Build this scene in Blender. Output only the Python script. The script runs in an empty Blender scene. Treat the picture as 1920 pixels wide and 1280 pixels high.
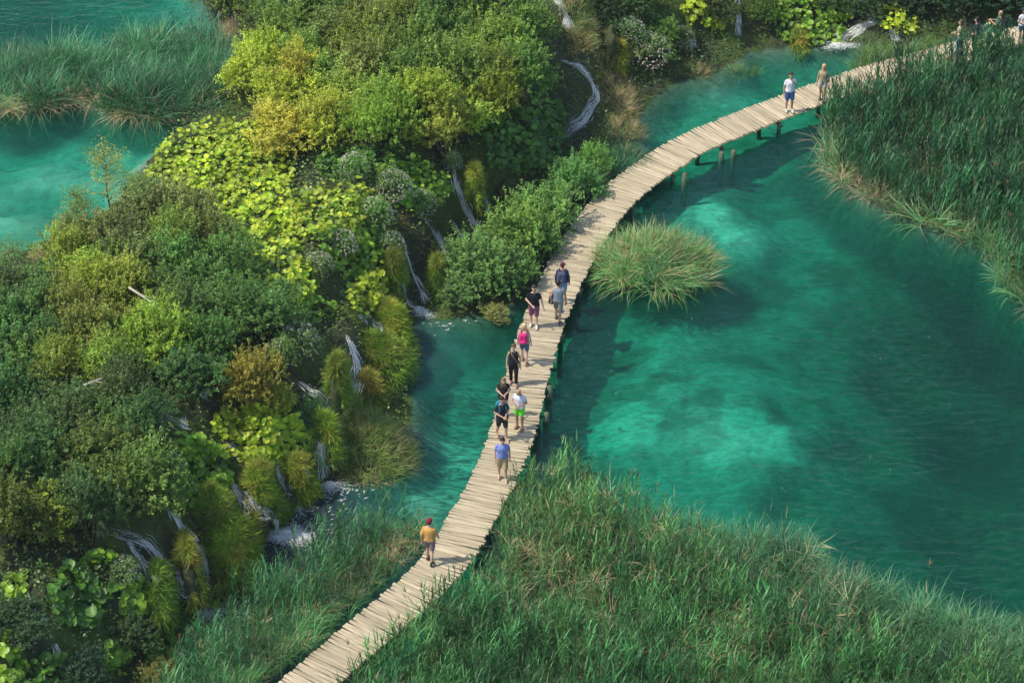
import bpy, bmesh, math, random
import numpy as np
from mathutils import Vector, Matrix, Euler
random.seed(7); RNG = np.random.default_rng(7)
R = math.radians
C = bpy.context.scene.collection

# ------------------------------------------------------------------ camera, sky, sun
PITCH = R(35.0); CAMH = 63.0; F = 5617.0
scn = bpy.context.scene
cd = bpy.data.cameras.new('camera'); cam = bpy.data.objects.new('camera', cd); C.objects.link(cam)
cam.location = (0, 0, CAMH); cam.rotation_euler = (math.pi/2-PITCH, 0, 0)
cd.sensor_width = 36; cd.lens = F/1920*36; cd.clip_start = 1; cd.clip_end = 2000
scn.camera = cam
SUN_EL, SUN_AZ = R(55), R(-99)      # azimuth from +Y, clockwise; the sun stands on the left
sun_dir = Vector((math.sin(SUN_AZ)*math.cos(SUN_EL), math.cos(SUN_AZ)*math.cos(SUN_EL), math.sin(SUN_EL)))
w = bpy.data.worlds.new('World'); scn.world = w; w.use_nodes = True
wn = w.node_tree; bg = wn.nodes['Background']; sk = wn.nodes.new('ShaderNodeTexSky'); sk.sky_type = 'NISHITA'
sk.sun_disc = False; sk.sun_elevation = SUN_EL; sk.sun_rotation = SUN_AZ; sk.air_density = 1.0; sk.dust_density = 1.2; sk.ozone_density = 1.0
wn.links.new(sk.outputs[0], bg.inputs[0]); bg.inputs[1].default_value = 0.15
sl = bpy.data.lights.new('sun', 'SUN'); sl.energy = 3.2; sl.angle = R(0.55); sl.color = (1, .93, .80)
so = bpy.data.objects.new('sun', sl); C.objects.link(so); so.rotation_euler = sun_dir.to_track_quat('Z', 'Y').to_euler(); so.location = (-40, 90, 60)
vs = scn.view_settings; vs.view_transform = 'Standard'; vs.look = 'None'; vs.gamma = 1; vs.use_curve_mapping = False; vs.exposure = 0.47
scn.cycles.transparent_max_bounces = 24
scn.cycles.max_bounces = 8
scn.cycles.sample_clamp_indirect = 4

# ------------------------------------------------------------------ helpers
CP, SP = math.cos(PITCH), math.sin(PITCH)
def rays(u, v):
    u = np.asarray(u, float); v = np.asarray(v, float)
    a = (u-960)/F; b = (640-v)/F
    return np.stack([a, CP+b*SP, -SP+b*CP], -1)
def P(u, v, z=0.0):                       # photo pixel -> point of the place at height z
    d = rays(u, v); t = (z-CAMH)/d[..., 2]
    p = d*t[..., None]; p[..., 2] = z
    return p
def PX(x, y, z=0.0):                      # point -> photo pixel
    dz = z-CAMH
    dep = y*CP-dz*SP; up = y*SP+dz*CP
    return 960+F*x/dep, 640-F*up/dep
def poly(pts, z=0.0):
    a = np.array(pts, float); return P(a[:, 0], a[:, 1], z)[:, :2]

def tag(o, label=None, cat=None, group=None, kind=None):
    if label: o['label'] = label
    if cat: o['category'] = cat
    if group: o['group'] = group
    if kind: o['kind'] = kind
    return o
def empty(name, loc=(0,0,0), rz=0.0):
    o = bpy.data.objects.new(name, None); C.objects.link(o); o.location = loc; o.rotation_euler = (0,0,rz); o.empty_display_size = .2
    return o
def link(name, me, m=None, parent=None):
    if m is not None and not me.materials: me.materials.append(m)
    o = bpy.data.objects.new(name, me); C.objects.link(o)
    if parent: o.parent = parent
    return o
def mesh_np(name, V, Q, tint=None, uv=None, smooth=False):   # V (n,3)  Q (m,4) or (m,3)
    me = bpy.data.meshes.new(name)
    V = np.asarray(V, np.float32); Q = np.asarray(Q, np.int32); k = Q.shape[1]
    me.vertices.add(len(V)); me.vertices.foreach_set('co', V.ravel())
    me.loops.add(Q.size); me.loops.foreach_set('vertex_index', Q.ravel())
    me.polygons.add(len(Q)); me.polygons.foreach_set('loop_start', np.arange(0, Q.size, k, dtype=np.int32))
    if smooth: me.polygons.foreach_set('use_smooth', np.ones(len(Q), bool))
    if tint is not None:
        a = me.attributes.new('tint', 'FLOAT_COLOR', 'POINT'); t = np.ones((len(V), 4), np.float32); t[:, :3] = tint
        a.data.foreach_set('color', t.ravel())
    if uv is not None:
        l = me.uv_layers.new(name='UVMap'); l.data.foreach_set('uv', np.asarray(uv, np.float32)[Q.ravel()].ravel())
    me.update(calc_edges=True); me.validate()
    return me
ql = np.array([(-.5,0,0),(0,-.32,.06),(.5,0,0),(0,.32,.06)]); LEAFQ = (ql, np.array([(0,1,2,3)]), np.ones((4,3)))
class Bag:                                # gathers quads
    def __init__(s): s.v=[]; s.q=[]; s.t=[]; s.n=0
    def add(s, V, Q, tint=None):
        V = np.asarray(V, float).reshape(-1, 3); s.v.append(V); s.q.append(np.asarray(Q).reshape(-1, 4)+s.n); s.n += len(V)
        s.t.append(np.broadcast_to(np.array((1,1,1.) if tint is None else tint), (len(V), 3)).copy() if np.ndim(tint) < 2 else tint)
    def mesh(s, name, smooth=False): return mesh_np(name, np.concatenate(s.v), np.concatenate(s.q), np.concatenate(s.t), smooth=smooth)
def rotmats(rz, tilt, taz):               # rotate about z, then tilt by 'tilt' towards azimuth taz
    n = len(rz); c, s = np.cos(rz), np.sin(rz); A = np.zeros((n,3,3)); A[:,0,0]=c; A[:,0,1]=-s; A[:,1,0]=s; A[:,1,1]=c; A[:,2,2]=1
    ax = np.stack([-np.sin(taz), np.cos(taz), np.zeros(n)], -1); ct, st = np.cos(tilt), np.sin(tilt)
    K = np.zeros((n,3,3)); K[:,0,1]=-ax[:,2]; K[:,0,2]=ax[:,1]; K[:,1,0]=ax[:,2]; K[:,1,2]=-ax[:,0]; K[:,2,0]=-ax[:,1]; K[:,2,1]=ax[:,0]
    B = np.eye(3)[None]+st[:,None,None]*K+(1-ct)[:,None,None]*(K@K)
    return B@A
def scatter(bag, tmpl, pos, rz, tilt, taz, scale, tint):
    V, Q, T = tmpl; n = len(pos)
    if n == 0: return
    M = rotmats(rz, tilt, taz)
    W = np.einsum('nij,vj->nvi', M, V)*np.asarray(scale).reshape(n,1,-1)+pos[:,None,:]
    idx = Q[None]+(np.arange(n)*len(V))[:,None,None]
    tt = T[None]*np.asarray(tint)[:,None,:]
    bag.add(W.reshape(-1,3), idx.reshape(-1,4), tt.reshape(-1,3))
_H = RNG.random((256,256))
def vnoise(x, y):
    xi = np.floor(x).astype(int); yi = np.floor(y).astype(int); fx = x-xi; fy = y-yi
    fx = fx*fx*(3-2*fx); fy = fy*fy*(3-2*fy)
    g = lambda i,j: _H[i % 256, j % 256]
    return (g(xi,yi)*(1-fx)+g(xi+1,yi)*fx)*(1-fy)+(g(xi,yi+1)*(1-fx)+g(xi+1,yi+1)*fx)*fy
def fbm(x, y, o=4):
    s = 0; a = .5; t = 0
    for k in range(o): s = s+a*vnoise(x*2**k+17*k, y*2**k+31*k); t += a; a *= .5
    return s/t
def sdist(pg, x, y):                      # signed distance, positive inside polygon
    sh = np.shape(x); x = np.ravel(x); y = np.ravel(y); d = np.full(x.shape, 1e9); ins = np.zeros(x.shape, bool)
    n = len(pg)
    for i in range(n):
        ax, ay = pg[i]; bx, by = pg[(i+1) % n]; ex, ey = bx-ax, by-ay
        t = np.clip(((x-ax)*ex+(y-ay)*ey)/(ex*ex+ey*ey+1e-12), 0, 1)
        d = np.minimum(d, np.hypot(x-ax-t*ex, y-ay-t*ey))
        c = ((ay > y) != (by > y)) & (x < (bx-ax)*(y-ay)/(by-ay+1e-12)+ax); ins ^= c
    return np.where(ins, d, -d).reshape(sh)
def sstep(a, b, x): t = np.clip((x-a)/(b-a), 0, 1); return t*t*(3-2*t)
def lin(c): return tuple((v/255/12.92 if v/255 <= .04045 else ((v/255+.055)/1.055)**2.4) for v in c)

# ------------------------------------------------------------------ materials
def mat(name):
    m = bpy.data.materials.new(name); m.use_nodes = True; n = m.node_tree; n.nodes.clear()
    out = n.nodes.new('ShaderNodeOutputMaterial'); return m, n, out
def foliage(name, trans=.35, rough=.5, spec=.35, objcol=True, gain=2.3):
    m, n, out = mat(name); N = n.nodes.new; L = n.links.new
    at = N('ShaderNodeAttribute'); at.attribute_name = 'tint'; col = at.outputs['Color']
    if objcol:
        oi = N('ShaderNodeObjectInfo'); mx = N('ShaderNodeMix'); mx.data_type = 'RGBA'; mx.blend_type = 'MULTIPLY'; mx.inputs[0].default_value = 1
        L(col, mx.inputs[6]); L(oi.outputs['Color'], mx.inputs[7]); col = mx.outputs[2]
    geo = N('ShaderNodeNewGeometry'); tn = N('ShaderNodeTexNoise'); tn.inputs['Scale'].default_value = .9; tn.inputs['Detail'].default_value = 3
    L(geo.outputs['Position'], tn.inputs['Vector'])
    hs = N('ShaderNodeHueSaturation'); mr = N('ShaderNodeMapRange'); mr.inputs[1].default_value = .3; mr.inputs[2].default_value = .7; mr.inputs[3].default_value = .7*gain; mr.inputs[4].default_value = 1.3*gain
    L(tn.outputs[0], mr.inputs[0]); L(mr.outputs[0], hs.inputs['Value']); L(col, hs.inputs['Color']); col = hs.outputs[0]
    p = N('ShaderNodeBsdfPrincipled'); p.inputs['Roughness'].default_value = rough; p.inputs['Specular IOR Level'].default_value = spec
    L(col, p.inputs['Base Color'])
    tr = N('ShaderNodeBsdfTranslucent'); g = N('ShaderNodeMix'); g.data_type='RGBA'; g.blend_type='MULTIPLY'; g.inputs[0].default_value=1; g.inputs[7].default_value=(1.25,1.3,.6,1)
    L(col, g.inputs[6]); L(g.outputs[2], tr.inputs[0])
    ms = N('ShaderNodeMixShader'); ms.inputs[0].default_value = trans; L(p.outputs[0], ms.inputs[1]); L(tr.outputs[0], ms.inputs[2]); L(ms.outputs[0], out.inputs[0])
    return m
M_leaf = foliage('shrub_foliage')
M_reed = foliage('reed_foliage', .25, .42, .45, objcol=False, gain=1.75)
M_big = foliage('butterbur_leaf', .38, .42, .4)
M_moss = foliage('moss', .2, .7, .2)
def simple(name, col, rough=.7, spec=.3, noise=0, scale=20, objcol=False, bump=0):
    m, n, out = mat(name); N = n.nodes.new; L = n.links.new
    p = N('ShaderNodeBsdfPrincipled'); p.inputs['Roughness'].default_value = rough; p.inputs['Specular IOR Level'].default_value = spec
    if objcol: c = N('ShaderNodeObjectInfo').outputs['Color']
    else: r = N('ShaderNodeRGB'); r.outputs[0].default_value = (*col, 1); c = r.outputs[0]
    if noise:
        tc = N('ShaderNodeTexCoord'); t = N('ShaderNodeTexNoise'); t.inputs['Scale'].default_value = scale; t.inputs['Detail'].default_value = 4; L(tc.outputs['Object'], t.inputs['Vector'])
        mr = N('ShaderNodeMapRange'); mr.inputs[1].default_value=.25; mr.inputs[2].default_value=.75; mr.inputs[3].default_value = 1-noise; mr.inputs[4].default_value = 1+noise
        L(t.outputs[0], mr.inputs[0]); h = N('ShaderNodeHueSaturation'); L(mr.outputs[0], h.inputs['Value']); L(c, h.inputs['Color']); c = h.outputs[0]
        if bump: b = N('ShaderNodeBump'); b.inputs['Strength'].default_value = bump; b.inputs['Distance'].default_value=.02; L(t.outputs[0], b.inputs['Height']); L(b.outputs[0], p.inputs['Normal'])
    L(c, p.inputs['Base Color']); L(p.outputs[0], out.inputs[0]); return m
M_cloth = simple('cloth', (1,1,1), .85, .15, .12, 14, objcol=True, bump=.3)
M_skin = simple('skin', (1,1,1), .55, .35, .06, 8, objcol=True)
M_hair = simple('hair', (1,1,1), .5, .4, .25, 40, objcol=True, bump=.5)
M_bark = simple('bark', (.16,.13,.09), .85, .2, .35, 25, bump=.6)
M_dead = simple('dead_wood', (.42,.38,.31), .8, .2, .25, 25, bump=.5)
def mossrock():
    m, n, out = mat('mossy_travertine'); N = n.nodes.new; L = n.links.new
    geo = N('ShaderNodeNewGeometry'); t = N('ShaderNodeTexNoise'); t.inputs['Scale'].default_value=3; t.inputs['Detail'].default_value=8; t.inputs['Roughness'].default_value=.7; L(geo.outputs['Position'], t.inputs['Vector'])
    cr = N('ShaderNodeValToRGB'); e = cr.color_ramp.elements; e[0].position=.38; e[0].color=(.035,.05,.012,1); e[1].position=.62; e[1].color=(.08,.09,.03,1); L(t.outputs[0], cr.inputs[0])
    p = N('ShaderNodeBsdfPrincipled'); p.inputs['Roughness'].default_value=.9; L(cr.outputs[0], p.inputs['Base Color']); b = N('ShaderNodeBump'); b.inputs['Strength'].default_value=1; b.inputs['Distance'].default_value=.15; L(t.outputs[0], b.inputs['Height']); L(b.outputs[0], p.inputs['Normal']); L(p.outputs[0], out.inputs[0]); return m
M_mossrock = mossrock()
M_flower = simple('flower', (.80,.66,.64), .7, .2, .25, 60)
M_stone = simple('travertine', (.30,.22,.15), .9, .2, .4, 3, bump=.8)
def wood():
    m, n, out = mat('weathered_plank'); N = n.nodes.new; L = n.links.new
    tc = N('ShaderNodeTexCoord'); oi = N('ShaderNodeObjectInfo')
    add = N('ShaderNodeVectorMath'); add.operation='ADD'; L(tc.outputs['Object'], add.inputs[0])
    sc_ = N('ShaderNodeVectorMath'); sc_.operation='SCALE'; sc_.inputs[3].default_value=1; cmb = N('ShaderNodeCombineXYZ'); mul=N('ShaderNodeMath'); mul.operation='MULTIPLY'; mul.inputs[1].default_value=57; L(oi.outputs['Random'], mul.inputs[0]); L(mul.outputs[0], cmb.inputs[0]); L(mul.outputs[0], cmb.inputs[1]); L(cmb.outputs[0], add.inputs[1])
    mp = N('ShaderNodeMapping'); mp.inputs['Scale'].default_value = (2.2, 38, 38); L(add.outputs[0], mp.inputs[0])
    t = N('ShaderNodeTexNoise'); t.inputs['Scale'].default_value=1; t.inputs['Detail'].default_value=6; t.inputs['Roughness'].default_value=.65; L(mp.outputs[0], t.inputs['Vector'])
    t2 = N('ShaderNodeTexNoise'); t2.inputs['Scale'].default_value=2.6; t2.inputs['Detail'].default_value=5; L(add.outputs[0], t2.inputs['Vector'])
    cr = N('ShaderNodeValToRGB'); cr.color_ramp.elements[0].position=.28; cr.color_ramp.elements[0].color=(.29,.23,.15,1); cr.color_ramp.elements[1].position=.62; cr.color_ramp.elements[1].color=(.60,.51,.345,1)
    L(t.outputs[0], cr.inputs[0])
    mr = N('ShaderNodeMapRange'); mr.inputs[1].default_value=.3; mr.inputs[2].default_value=.7; mr.inputs[3].default_value=.72; mr.inputs[4].default_value=1.18; L(t2.outputs[0], mr.inputs[0])
    mr2 = N('ShaderNodeMapRange'); mr2.inputs[3].default_value=.78; mr2.inputs[4].default_value=1.12; L(oi.outputs['Random'], mr2.inputs[0])
    mm = N('ShaderNodeMath'); mm.operation='MULTIPLY'; L(mr.outputs[0], mm.inputs[0]); L(mr2.outputs[0], mm.inputs[1])
    h = N('ShaderNodeHueSaturation'); L(cr.outputs[0], h.inputs['Color']); L(mm.outputs[0], h.inputs['Value'])
    p = N('ShaderNodeBsdfPrincipled'); p.inputs['Roughness'].default_value=.8; p.inputs['Specular IOR Level'].default_value=.2; L(h.outputs[0], p.inputs['Base Color'])
    b = N('ShaderNodeBump'); b.inputs['Strength'].default_value=.6; b.inputs['Distance'].default_value=.01; L(t.outputs[0], b.inputs['Height']); L(b.outputs[0], p.inputs['Normal'])
    L(p.outputs[0], out.inputs[0]); return m
M_wood = wood()
M_post = simple('wet_post_wood', (.10,.13,.08), .8, .3, .4, 9, bump=.6)
def ground_mat():
    m, n, out = mat('ground_soil_and_marl'); N = n.nodes.new; L = n.links.new
    at = N('ShaderNodeAttribute'); at.attribute_name='tint'; geo = N('ShaderNodeNewGeometry')
    t = N('ShaderNodeTexNoise'); t.inputs['Scale'].default_value=2.2; t.inputs['Detail'].default_value=8; t.inputs['Roughness'].default_value=.62; t.inputs['Distortion'].default_value=.6; L(geo.outputs['Position'], t.inputs['Vector'])
    mr = N('ShaderNodeMapRange'); mr.inputs[1].default_value=.32; mr.inputs[2].default_value=.68; mr.inputs[3].default_value=.72; mr.inputs[4].default_value=1.22; L(t.outputs[0], mr.inputs[0])
    h = N('ShaderNodeHueSaturation'); L(at.outputs['Color'], h.inputs['Color'])
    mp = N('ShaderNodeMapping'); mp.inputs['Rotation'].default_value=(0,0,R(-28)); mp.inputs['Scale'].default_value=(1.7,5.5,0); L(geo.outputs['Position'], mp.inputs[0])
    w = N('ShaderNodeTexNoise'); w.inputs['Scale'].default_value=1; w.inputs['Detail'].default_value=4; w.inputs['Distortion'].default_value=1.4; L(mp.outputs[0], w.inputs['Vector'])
    wr = N('ShaderNodeMapRange'); wr.inputs[1].default_value=.42; wr.inputs[2].default_value=.58; wr.inputs[3].default_value=.45; wr.inputs[4].default_value=1.3; L(w.outputs[0], wr.inputs[0])  # bright and dark caustic streaks of rippled water, painted into the bed colour
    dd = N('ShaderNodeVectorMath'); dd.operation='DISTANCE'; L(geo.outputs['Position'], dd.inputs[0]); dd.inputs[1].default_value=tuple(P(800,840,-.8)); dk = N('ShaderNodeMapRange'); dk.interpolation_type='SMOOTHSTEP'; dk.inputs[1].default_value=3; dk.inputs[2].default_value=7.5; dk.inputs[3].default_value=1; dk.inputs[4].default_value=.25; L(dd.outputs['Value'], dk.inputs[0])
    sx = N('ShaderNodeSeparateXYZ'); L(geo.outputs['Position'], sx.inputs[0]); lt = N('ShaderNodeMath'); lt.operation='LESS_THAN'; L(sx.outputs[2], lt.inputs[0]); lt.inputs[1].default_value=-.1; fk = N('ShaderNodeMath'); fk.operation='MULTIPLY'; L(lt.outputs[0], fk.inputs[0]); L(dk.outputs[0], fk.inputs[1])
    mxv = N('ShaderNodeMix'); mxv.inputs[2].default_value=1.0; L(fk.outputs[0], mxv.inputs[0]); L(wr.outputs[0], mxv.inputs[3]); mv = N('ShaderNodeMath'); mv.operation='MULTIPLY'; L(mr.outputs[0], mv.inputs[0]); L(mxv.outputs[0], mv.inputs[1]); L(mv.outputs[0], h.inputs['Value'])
    p = N('ShaderNodeBsdfPrincipled'); p.inputs['Roughness'].default_value=.95; p.inputs['Specular IOR Level'].default_value=.1; L(h.outputs[0], p.inputs['Base Color'])
    b = N('ShaderNodeBump'); b.inputs['Strength'].default_value=.5; b.inputs['Distance'].default_value=.12; L(t.outputs[0], b.inputs['Height']); L(b.outputs[0], p.inputs['Normal'])
    L(p.outputs[0], out.inputs[0]); return m
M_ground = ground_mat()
def water_mat(name, sig, rip=1.0):
    m, n, out = mat(name); N = n.nodes.new; L = n.links.new
    geo = N('ShaderNodeNewGeometry')
    mp = N('ShaderNodeMapping'); mp.inputs['Rotation'].default_value=(0,0,R(25)); mp.inputs['Scale'].default_value=(1.3,2.6,1); L(geo.outputs['Position'], mp.inputs[0])
    t = N('ShaderNodeTexNoise'); t.inputs['Scale'].default_value=1.1; t.inputs['Detail'].default_value=3; t.inputs['Roughness'].default_value=.42; t.inputs['Distortion'].default_value=.5; L(mp.outputs[0], t.inputs['Vector'])
    t2 = N('ShaderNodeTexNoise'); t2.inputs['Scale'].default_value=.16; t2.inputs['Detail'].default_value=2; L(geo.outputs['Position'], t2.inputs['Vector'])
    mr = N('ShaderNodeMapRange'); mr.inputs[1].default_value=.35; mr.inputs[2].default_value=.65; mr.inputs[3].default_value=.15; mr.inputs[4].default_value=1; L(t2.outputs[0], mr.inputs[0])
    ml = N('ShaderNodeMath'); ml.operation='MULTIPLY'; L(t.outputs[0], ml.inputs[0]); L(mr.outputs[0], ml.inputs[1])
    b = N('ShaderNodeBump'); b.inputs['Strength'].default_value=.7*rip; b.inputs['Distance'].default_value=.28; L(ml.outputs[0], b.inputs['Height'])
    fr = N('ShaderNodeFresnel'); fr.inputs[0].default_value=1.33; L(b.outputs[0], fr.inputs['Normal'])
    gl = N('ShaderNodeBsdfGlossy'); gl.inputs['Roughness'].default_value=.06; L(b.outputs[0], gl.inputs['Normal'])
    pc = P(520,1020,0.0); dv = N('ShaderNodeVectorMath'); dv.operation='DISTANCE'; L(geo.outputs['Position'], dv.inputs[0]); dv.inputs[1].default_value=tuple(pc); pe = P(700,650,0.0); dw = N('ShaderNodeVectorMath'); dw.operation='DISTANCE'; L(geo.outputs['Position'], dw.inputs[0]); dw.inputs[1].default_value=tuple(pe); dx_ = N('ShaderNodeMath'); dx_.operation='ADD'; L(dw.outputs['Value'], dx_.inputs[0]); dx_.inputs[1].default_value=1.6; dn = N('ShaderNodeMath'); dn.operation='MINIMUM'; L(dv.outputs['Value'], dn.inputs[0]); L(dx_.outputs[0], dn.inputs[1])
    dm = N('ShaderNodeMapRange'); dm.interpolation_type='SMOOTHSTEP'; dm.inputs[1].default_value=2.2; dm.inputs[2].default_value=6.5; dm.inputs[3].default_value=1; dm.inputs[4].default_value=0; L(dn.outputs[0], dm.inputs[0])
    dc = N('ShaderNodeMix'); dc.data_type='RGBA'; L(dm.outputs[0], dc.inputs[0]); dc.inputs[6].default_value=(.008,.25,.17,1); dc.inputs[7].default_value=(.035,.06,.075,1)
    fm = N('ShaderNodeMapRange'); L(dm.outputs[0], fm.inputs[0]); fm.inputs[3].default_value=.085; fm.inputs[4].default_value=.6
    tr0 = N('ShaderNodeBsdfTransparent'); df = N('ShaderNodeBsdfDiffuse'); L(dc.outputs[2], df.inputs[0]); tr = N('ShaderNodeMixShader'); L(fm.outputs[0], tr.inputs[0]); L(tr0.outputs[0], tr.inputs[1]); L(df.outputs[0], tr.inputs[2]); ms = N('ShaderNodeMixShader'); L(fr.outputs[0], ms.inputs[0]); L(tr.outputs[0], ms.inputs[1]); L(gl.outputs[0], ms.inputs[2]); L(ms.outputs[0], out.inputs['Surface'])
    va = N('ShaderNodeVolumeAbsorption'); k = max(sig)*1.0; va.inputs['Density'].default_value=k; va.inputs['Color'].default_value=(1-sig[0]/k, 1-sig[1]/k, 1-sig[2]/k, 1)
    L(va.outputs[0], out.inputs['Volume']); return m
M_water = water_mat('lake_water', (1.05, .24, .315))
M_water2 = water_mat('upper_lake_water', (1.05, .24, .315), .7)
def fall_mat():
    m, n, out = mat('falling_water'); N = n.nodes.new; L = n.links.new
    uv = N('ShaderNodeUVMap'); mp = N('ShaderNodeMapping'); mp.inputs['Scale'].default_value=(15,2.4,1); L(uv.outputs[0], mp.inputs[0])
    t = N('ShaderNodeTexNoise'); t.inputs['Scale'].default_value=1; t.inputs['Detail'].default_value=6; t.inputs['Roughness'].default_value=.7; t.inputs['Distortion'].default_value=.7; L(mp.outputs[0], t.inputs['Vector'])
    at = N('ShaderNodeAttribute'); at.attribute_name='tint'
    th = N('ShaderNodeMath'); th.operation='MULTIPLY'; L(at.outputs['Fac'], th.inputs[0]); th.inputs[1].default_value=.42
    ad = N('ShaderNodeMath'); ad.operation='ADD'; L(t.outputs[0], ad.inputs[0]); L(th.outputs[0], ad.inputs[1])
    mr = N('ShaderNodeMapRange'); mr.inputs[1].default_value=.70; mr.inputs[2].default_value=1.1; mr.inputs[3].default_value=0; mr.inputs[4].default_value=.8; L(ad.outputs[0], mr.inputs[0])
    p = N('ShaderNodeBsdfPrincipled'); p.inputs['Base Color'].default_value=(.92,.94,.95,1); p.inputs['Roughness'].default_value=.3
    tl = N('ShaderNodeBsdfTranslucent'); tl.inputs[0].default_value=(.85,.9,.93,1); mm = N('ShaderNodeMixShader'); mm.inputs[0].default_value=.35; L(p.outputs[0], mm.inputs[1]); L(tl.outputs[0], mm.inputs[2])
    tp = N('ShaderNodeBsdfTransparent'); m2 = N('ShaderNodeMixShader'); L(mr.outputs[0], m2.inputs[0]); L(tp.outputs[0], m2.inputs[1]); L(mm.outputs[0], m2.inputs[2]); L(m2.outputs[0], out.inputs[0]); return m
M_fall = fall_mat()

def white_mat():
    m, n, out = mat('white_water'); N = n.nodes.new; L = n.links.new
    d = N('ShaderNodeBsdfDiffuse'); d.inputs[0].default_value=(.95,.95,.92,1); t = N('ShaderNodeBsdfTranslucent'); t.inputs[0].default_value=(.95,.95,.92,1)
    x_ = N('ShaderNodeMixShader'); x_.inputs[0].default_value=.45; L(d.outputs[0], x_.inputs[1]); L(t.outputs[0], x_.inputs[2]); tp = N('ShaderNodeBsdfTransparent'); y_ = N('ShaderNodeMixShader'); y_.inputs[0].default_value=.92; L(tp.outputs[0], y_.inputs[1]); L(x_.outputs[0], y_.inputs[2]); L(y_.outputs[0], out.inputs[0]); return m
M_white = white_mat()

# ------------------------------------------------------------------ the lie of the land
SHORE = [(60,1560),(180,1420),(250,1330),(310,1235),(345,1190),(392,1160),(430,1118),(470,1065),(497,1020),(520,985),(540,950),(575,932),(625,908),(680,890),(745,868),(765,820),(772,760),(762,705),(752,665),(768,620),(790,595),(835,600),(900,590),(975,560),(1000,520),(1040,450),(1110,370),(1155,325),(1190,275),(1180,235),(1215,190),(1270,150),(1330,140),(1385,112),(1400,95),(1460,88),(1540,85),(1590,80),(1640,92),(1700,92),(1770,75),(1850,45),(1950,20),(2100,-40),(2600,-80)]
CLIFF = [(-100,1560),(60,1460),(200,1340),(280,1235),(335,1190),(385,1150),(428,1110),(466,1062),(493,1017),(516,982),(538,948),(572,928),(622,904),(676,886),(700,850),(700,790),(705,740),(730,690),(745,655),(760,615),(778,585),(805,560),(845,470),(890,435),(950,400),(1030,350),(1060,300),(1100,262),(1140,215),(1180,165),(1230,130),(1310,100),(1400,75),(1480,60),(1560,50),(1650,55),(1750,40),(1900,0),(2100,-60),(2600,-100)]
LOWER = poly(SHORE+[(3400,300),(3000,1700),(1000,1750),(0,1700)])
HIGH = poly(CLIFF+[(2600,-1100),(-2600,-1100),(-3000,1560)])
UPPER = poly([(-700,560),(0,500),(75,492),(112,450),(175,430),(235,392),(272,330),(310,285),(380,240),(438,205),(462,150),(470,90),(440,40),(400,15),(370,-30),(350,-120),(250,-300),(-900,-300)], 3.0)
B_SE = poly([(690,1290),(790,1203),(872,1133),(925,1085),(948,1000),(975,925),(1040,893),(1110,925),(1180,965),(1260,990),(1400,1022),(1500,1048),(1600,1103),(1750,1168),(1920,1200),(2150,1240),(2250,1500),(600,1500),(620,1360)])
B_SW = poly([(260,1450),(325,1290),(352,1215),(420,1172),(490,1118),(560,1072),(640,1018),(700,992),(765,990),(800,1012),(785,1045),(740,1088),(690,1128),(640,1165),(588,1210),(530,1258),(470,1320),(380,1450)])
B_NE = poly([(1556,222),(1532,270),(1548,320),(1610,378),(1700,420),(1780,447),(1840,475),(1872,535),(1930,585),(2100,620),(2400,400),(2300,100),(1930,112),(1800,130),(1700,155),(1620,185)])
B_NW = poly([(-300,130),(150,125),(250,98),(330,80),(420,85),(462,120),(445,190),(375,222),(300,232),(220,222),(150,198),(80,212),(0,212),(-300,212)], 3.0)
B_NB = poly([(1640,98),(1700,96),(1780,80),(1790,100),(1740,115),(1650,135),(1610,150),(1600,130)])
DEPTH = np.array([(1150,620,2.0),(1250,620,1.3),(1200,760,1.1),(1340,760,.95),(1450,770,1.05),(1380,790,1.0),(1300,690,1.1),(1400,690,1.2),(1400,840,1.4),(1345,360,.85),(1400,410,.95),(1500,450,2.0),(1560,600,2.4),(1700,600,3.6),(1850,700,4.4),(1880,500,4.2),(1900,1000,3.6),(1700,950,2.8),(1800,850,3.8),(1500,880,2.2),(1300,850,1.5),(1150,850,1.9),(1080,780,1.8),(1450,330,1.8),(1320,260,1.2),(1250,300,1.1),(1350,170,.9),(1450,130,1.1),(1250,190,1.0),(1560,110,1.2),(1400,560,1.7),(850,660,1.5),(820,620,1.9),(880,740,1.3),(840,820,1.0),(800,920,.6),(850,700,.9),(700,930,1.8),(600,980,2.0),(520,1060,1.6),(920,620,1.6),(1650,750,2.8),(1500,700,1.9)])
DEPU = np.array([(0,350,.8),(100,300,.75),(200,260,.9),(60,450,.5),(250,300,.7),(0,30,3.6),(100,50,3.2),(200,30,2.2),(300,10,1.6),(380,0,1.5),(0,250,1.4)])
def idw(A, u, v, p=3.0):
    n = np.zeros(u.shape); d = np.zeros(u.shape)
    for a, b, z in A:
        w_ = 1/(((u-a)**2+((v-b)*1.5)**2+900)**(p/2)); n += w_*z; d += w_
    return n/d
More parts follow.
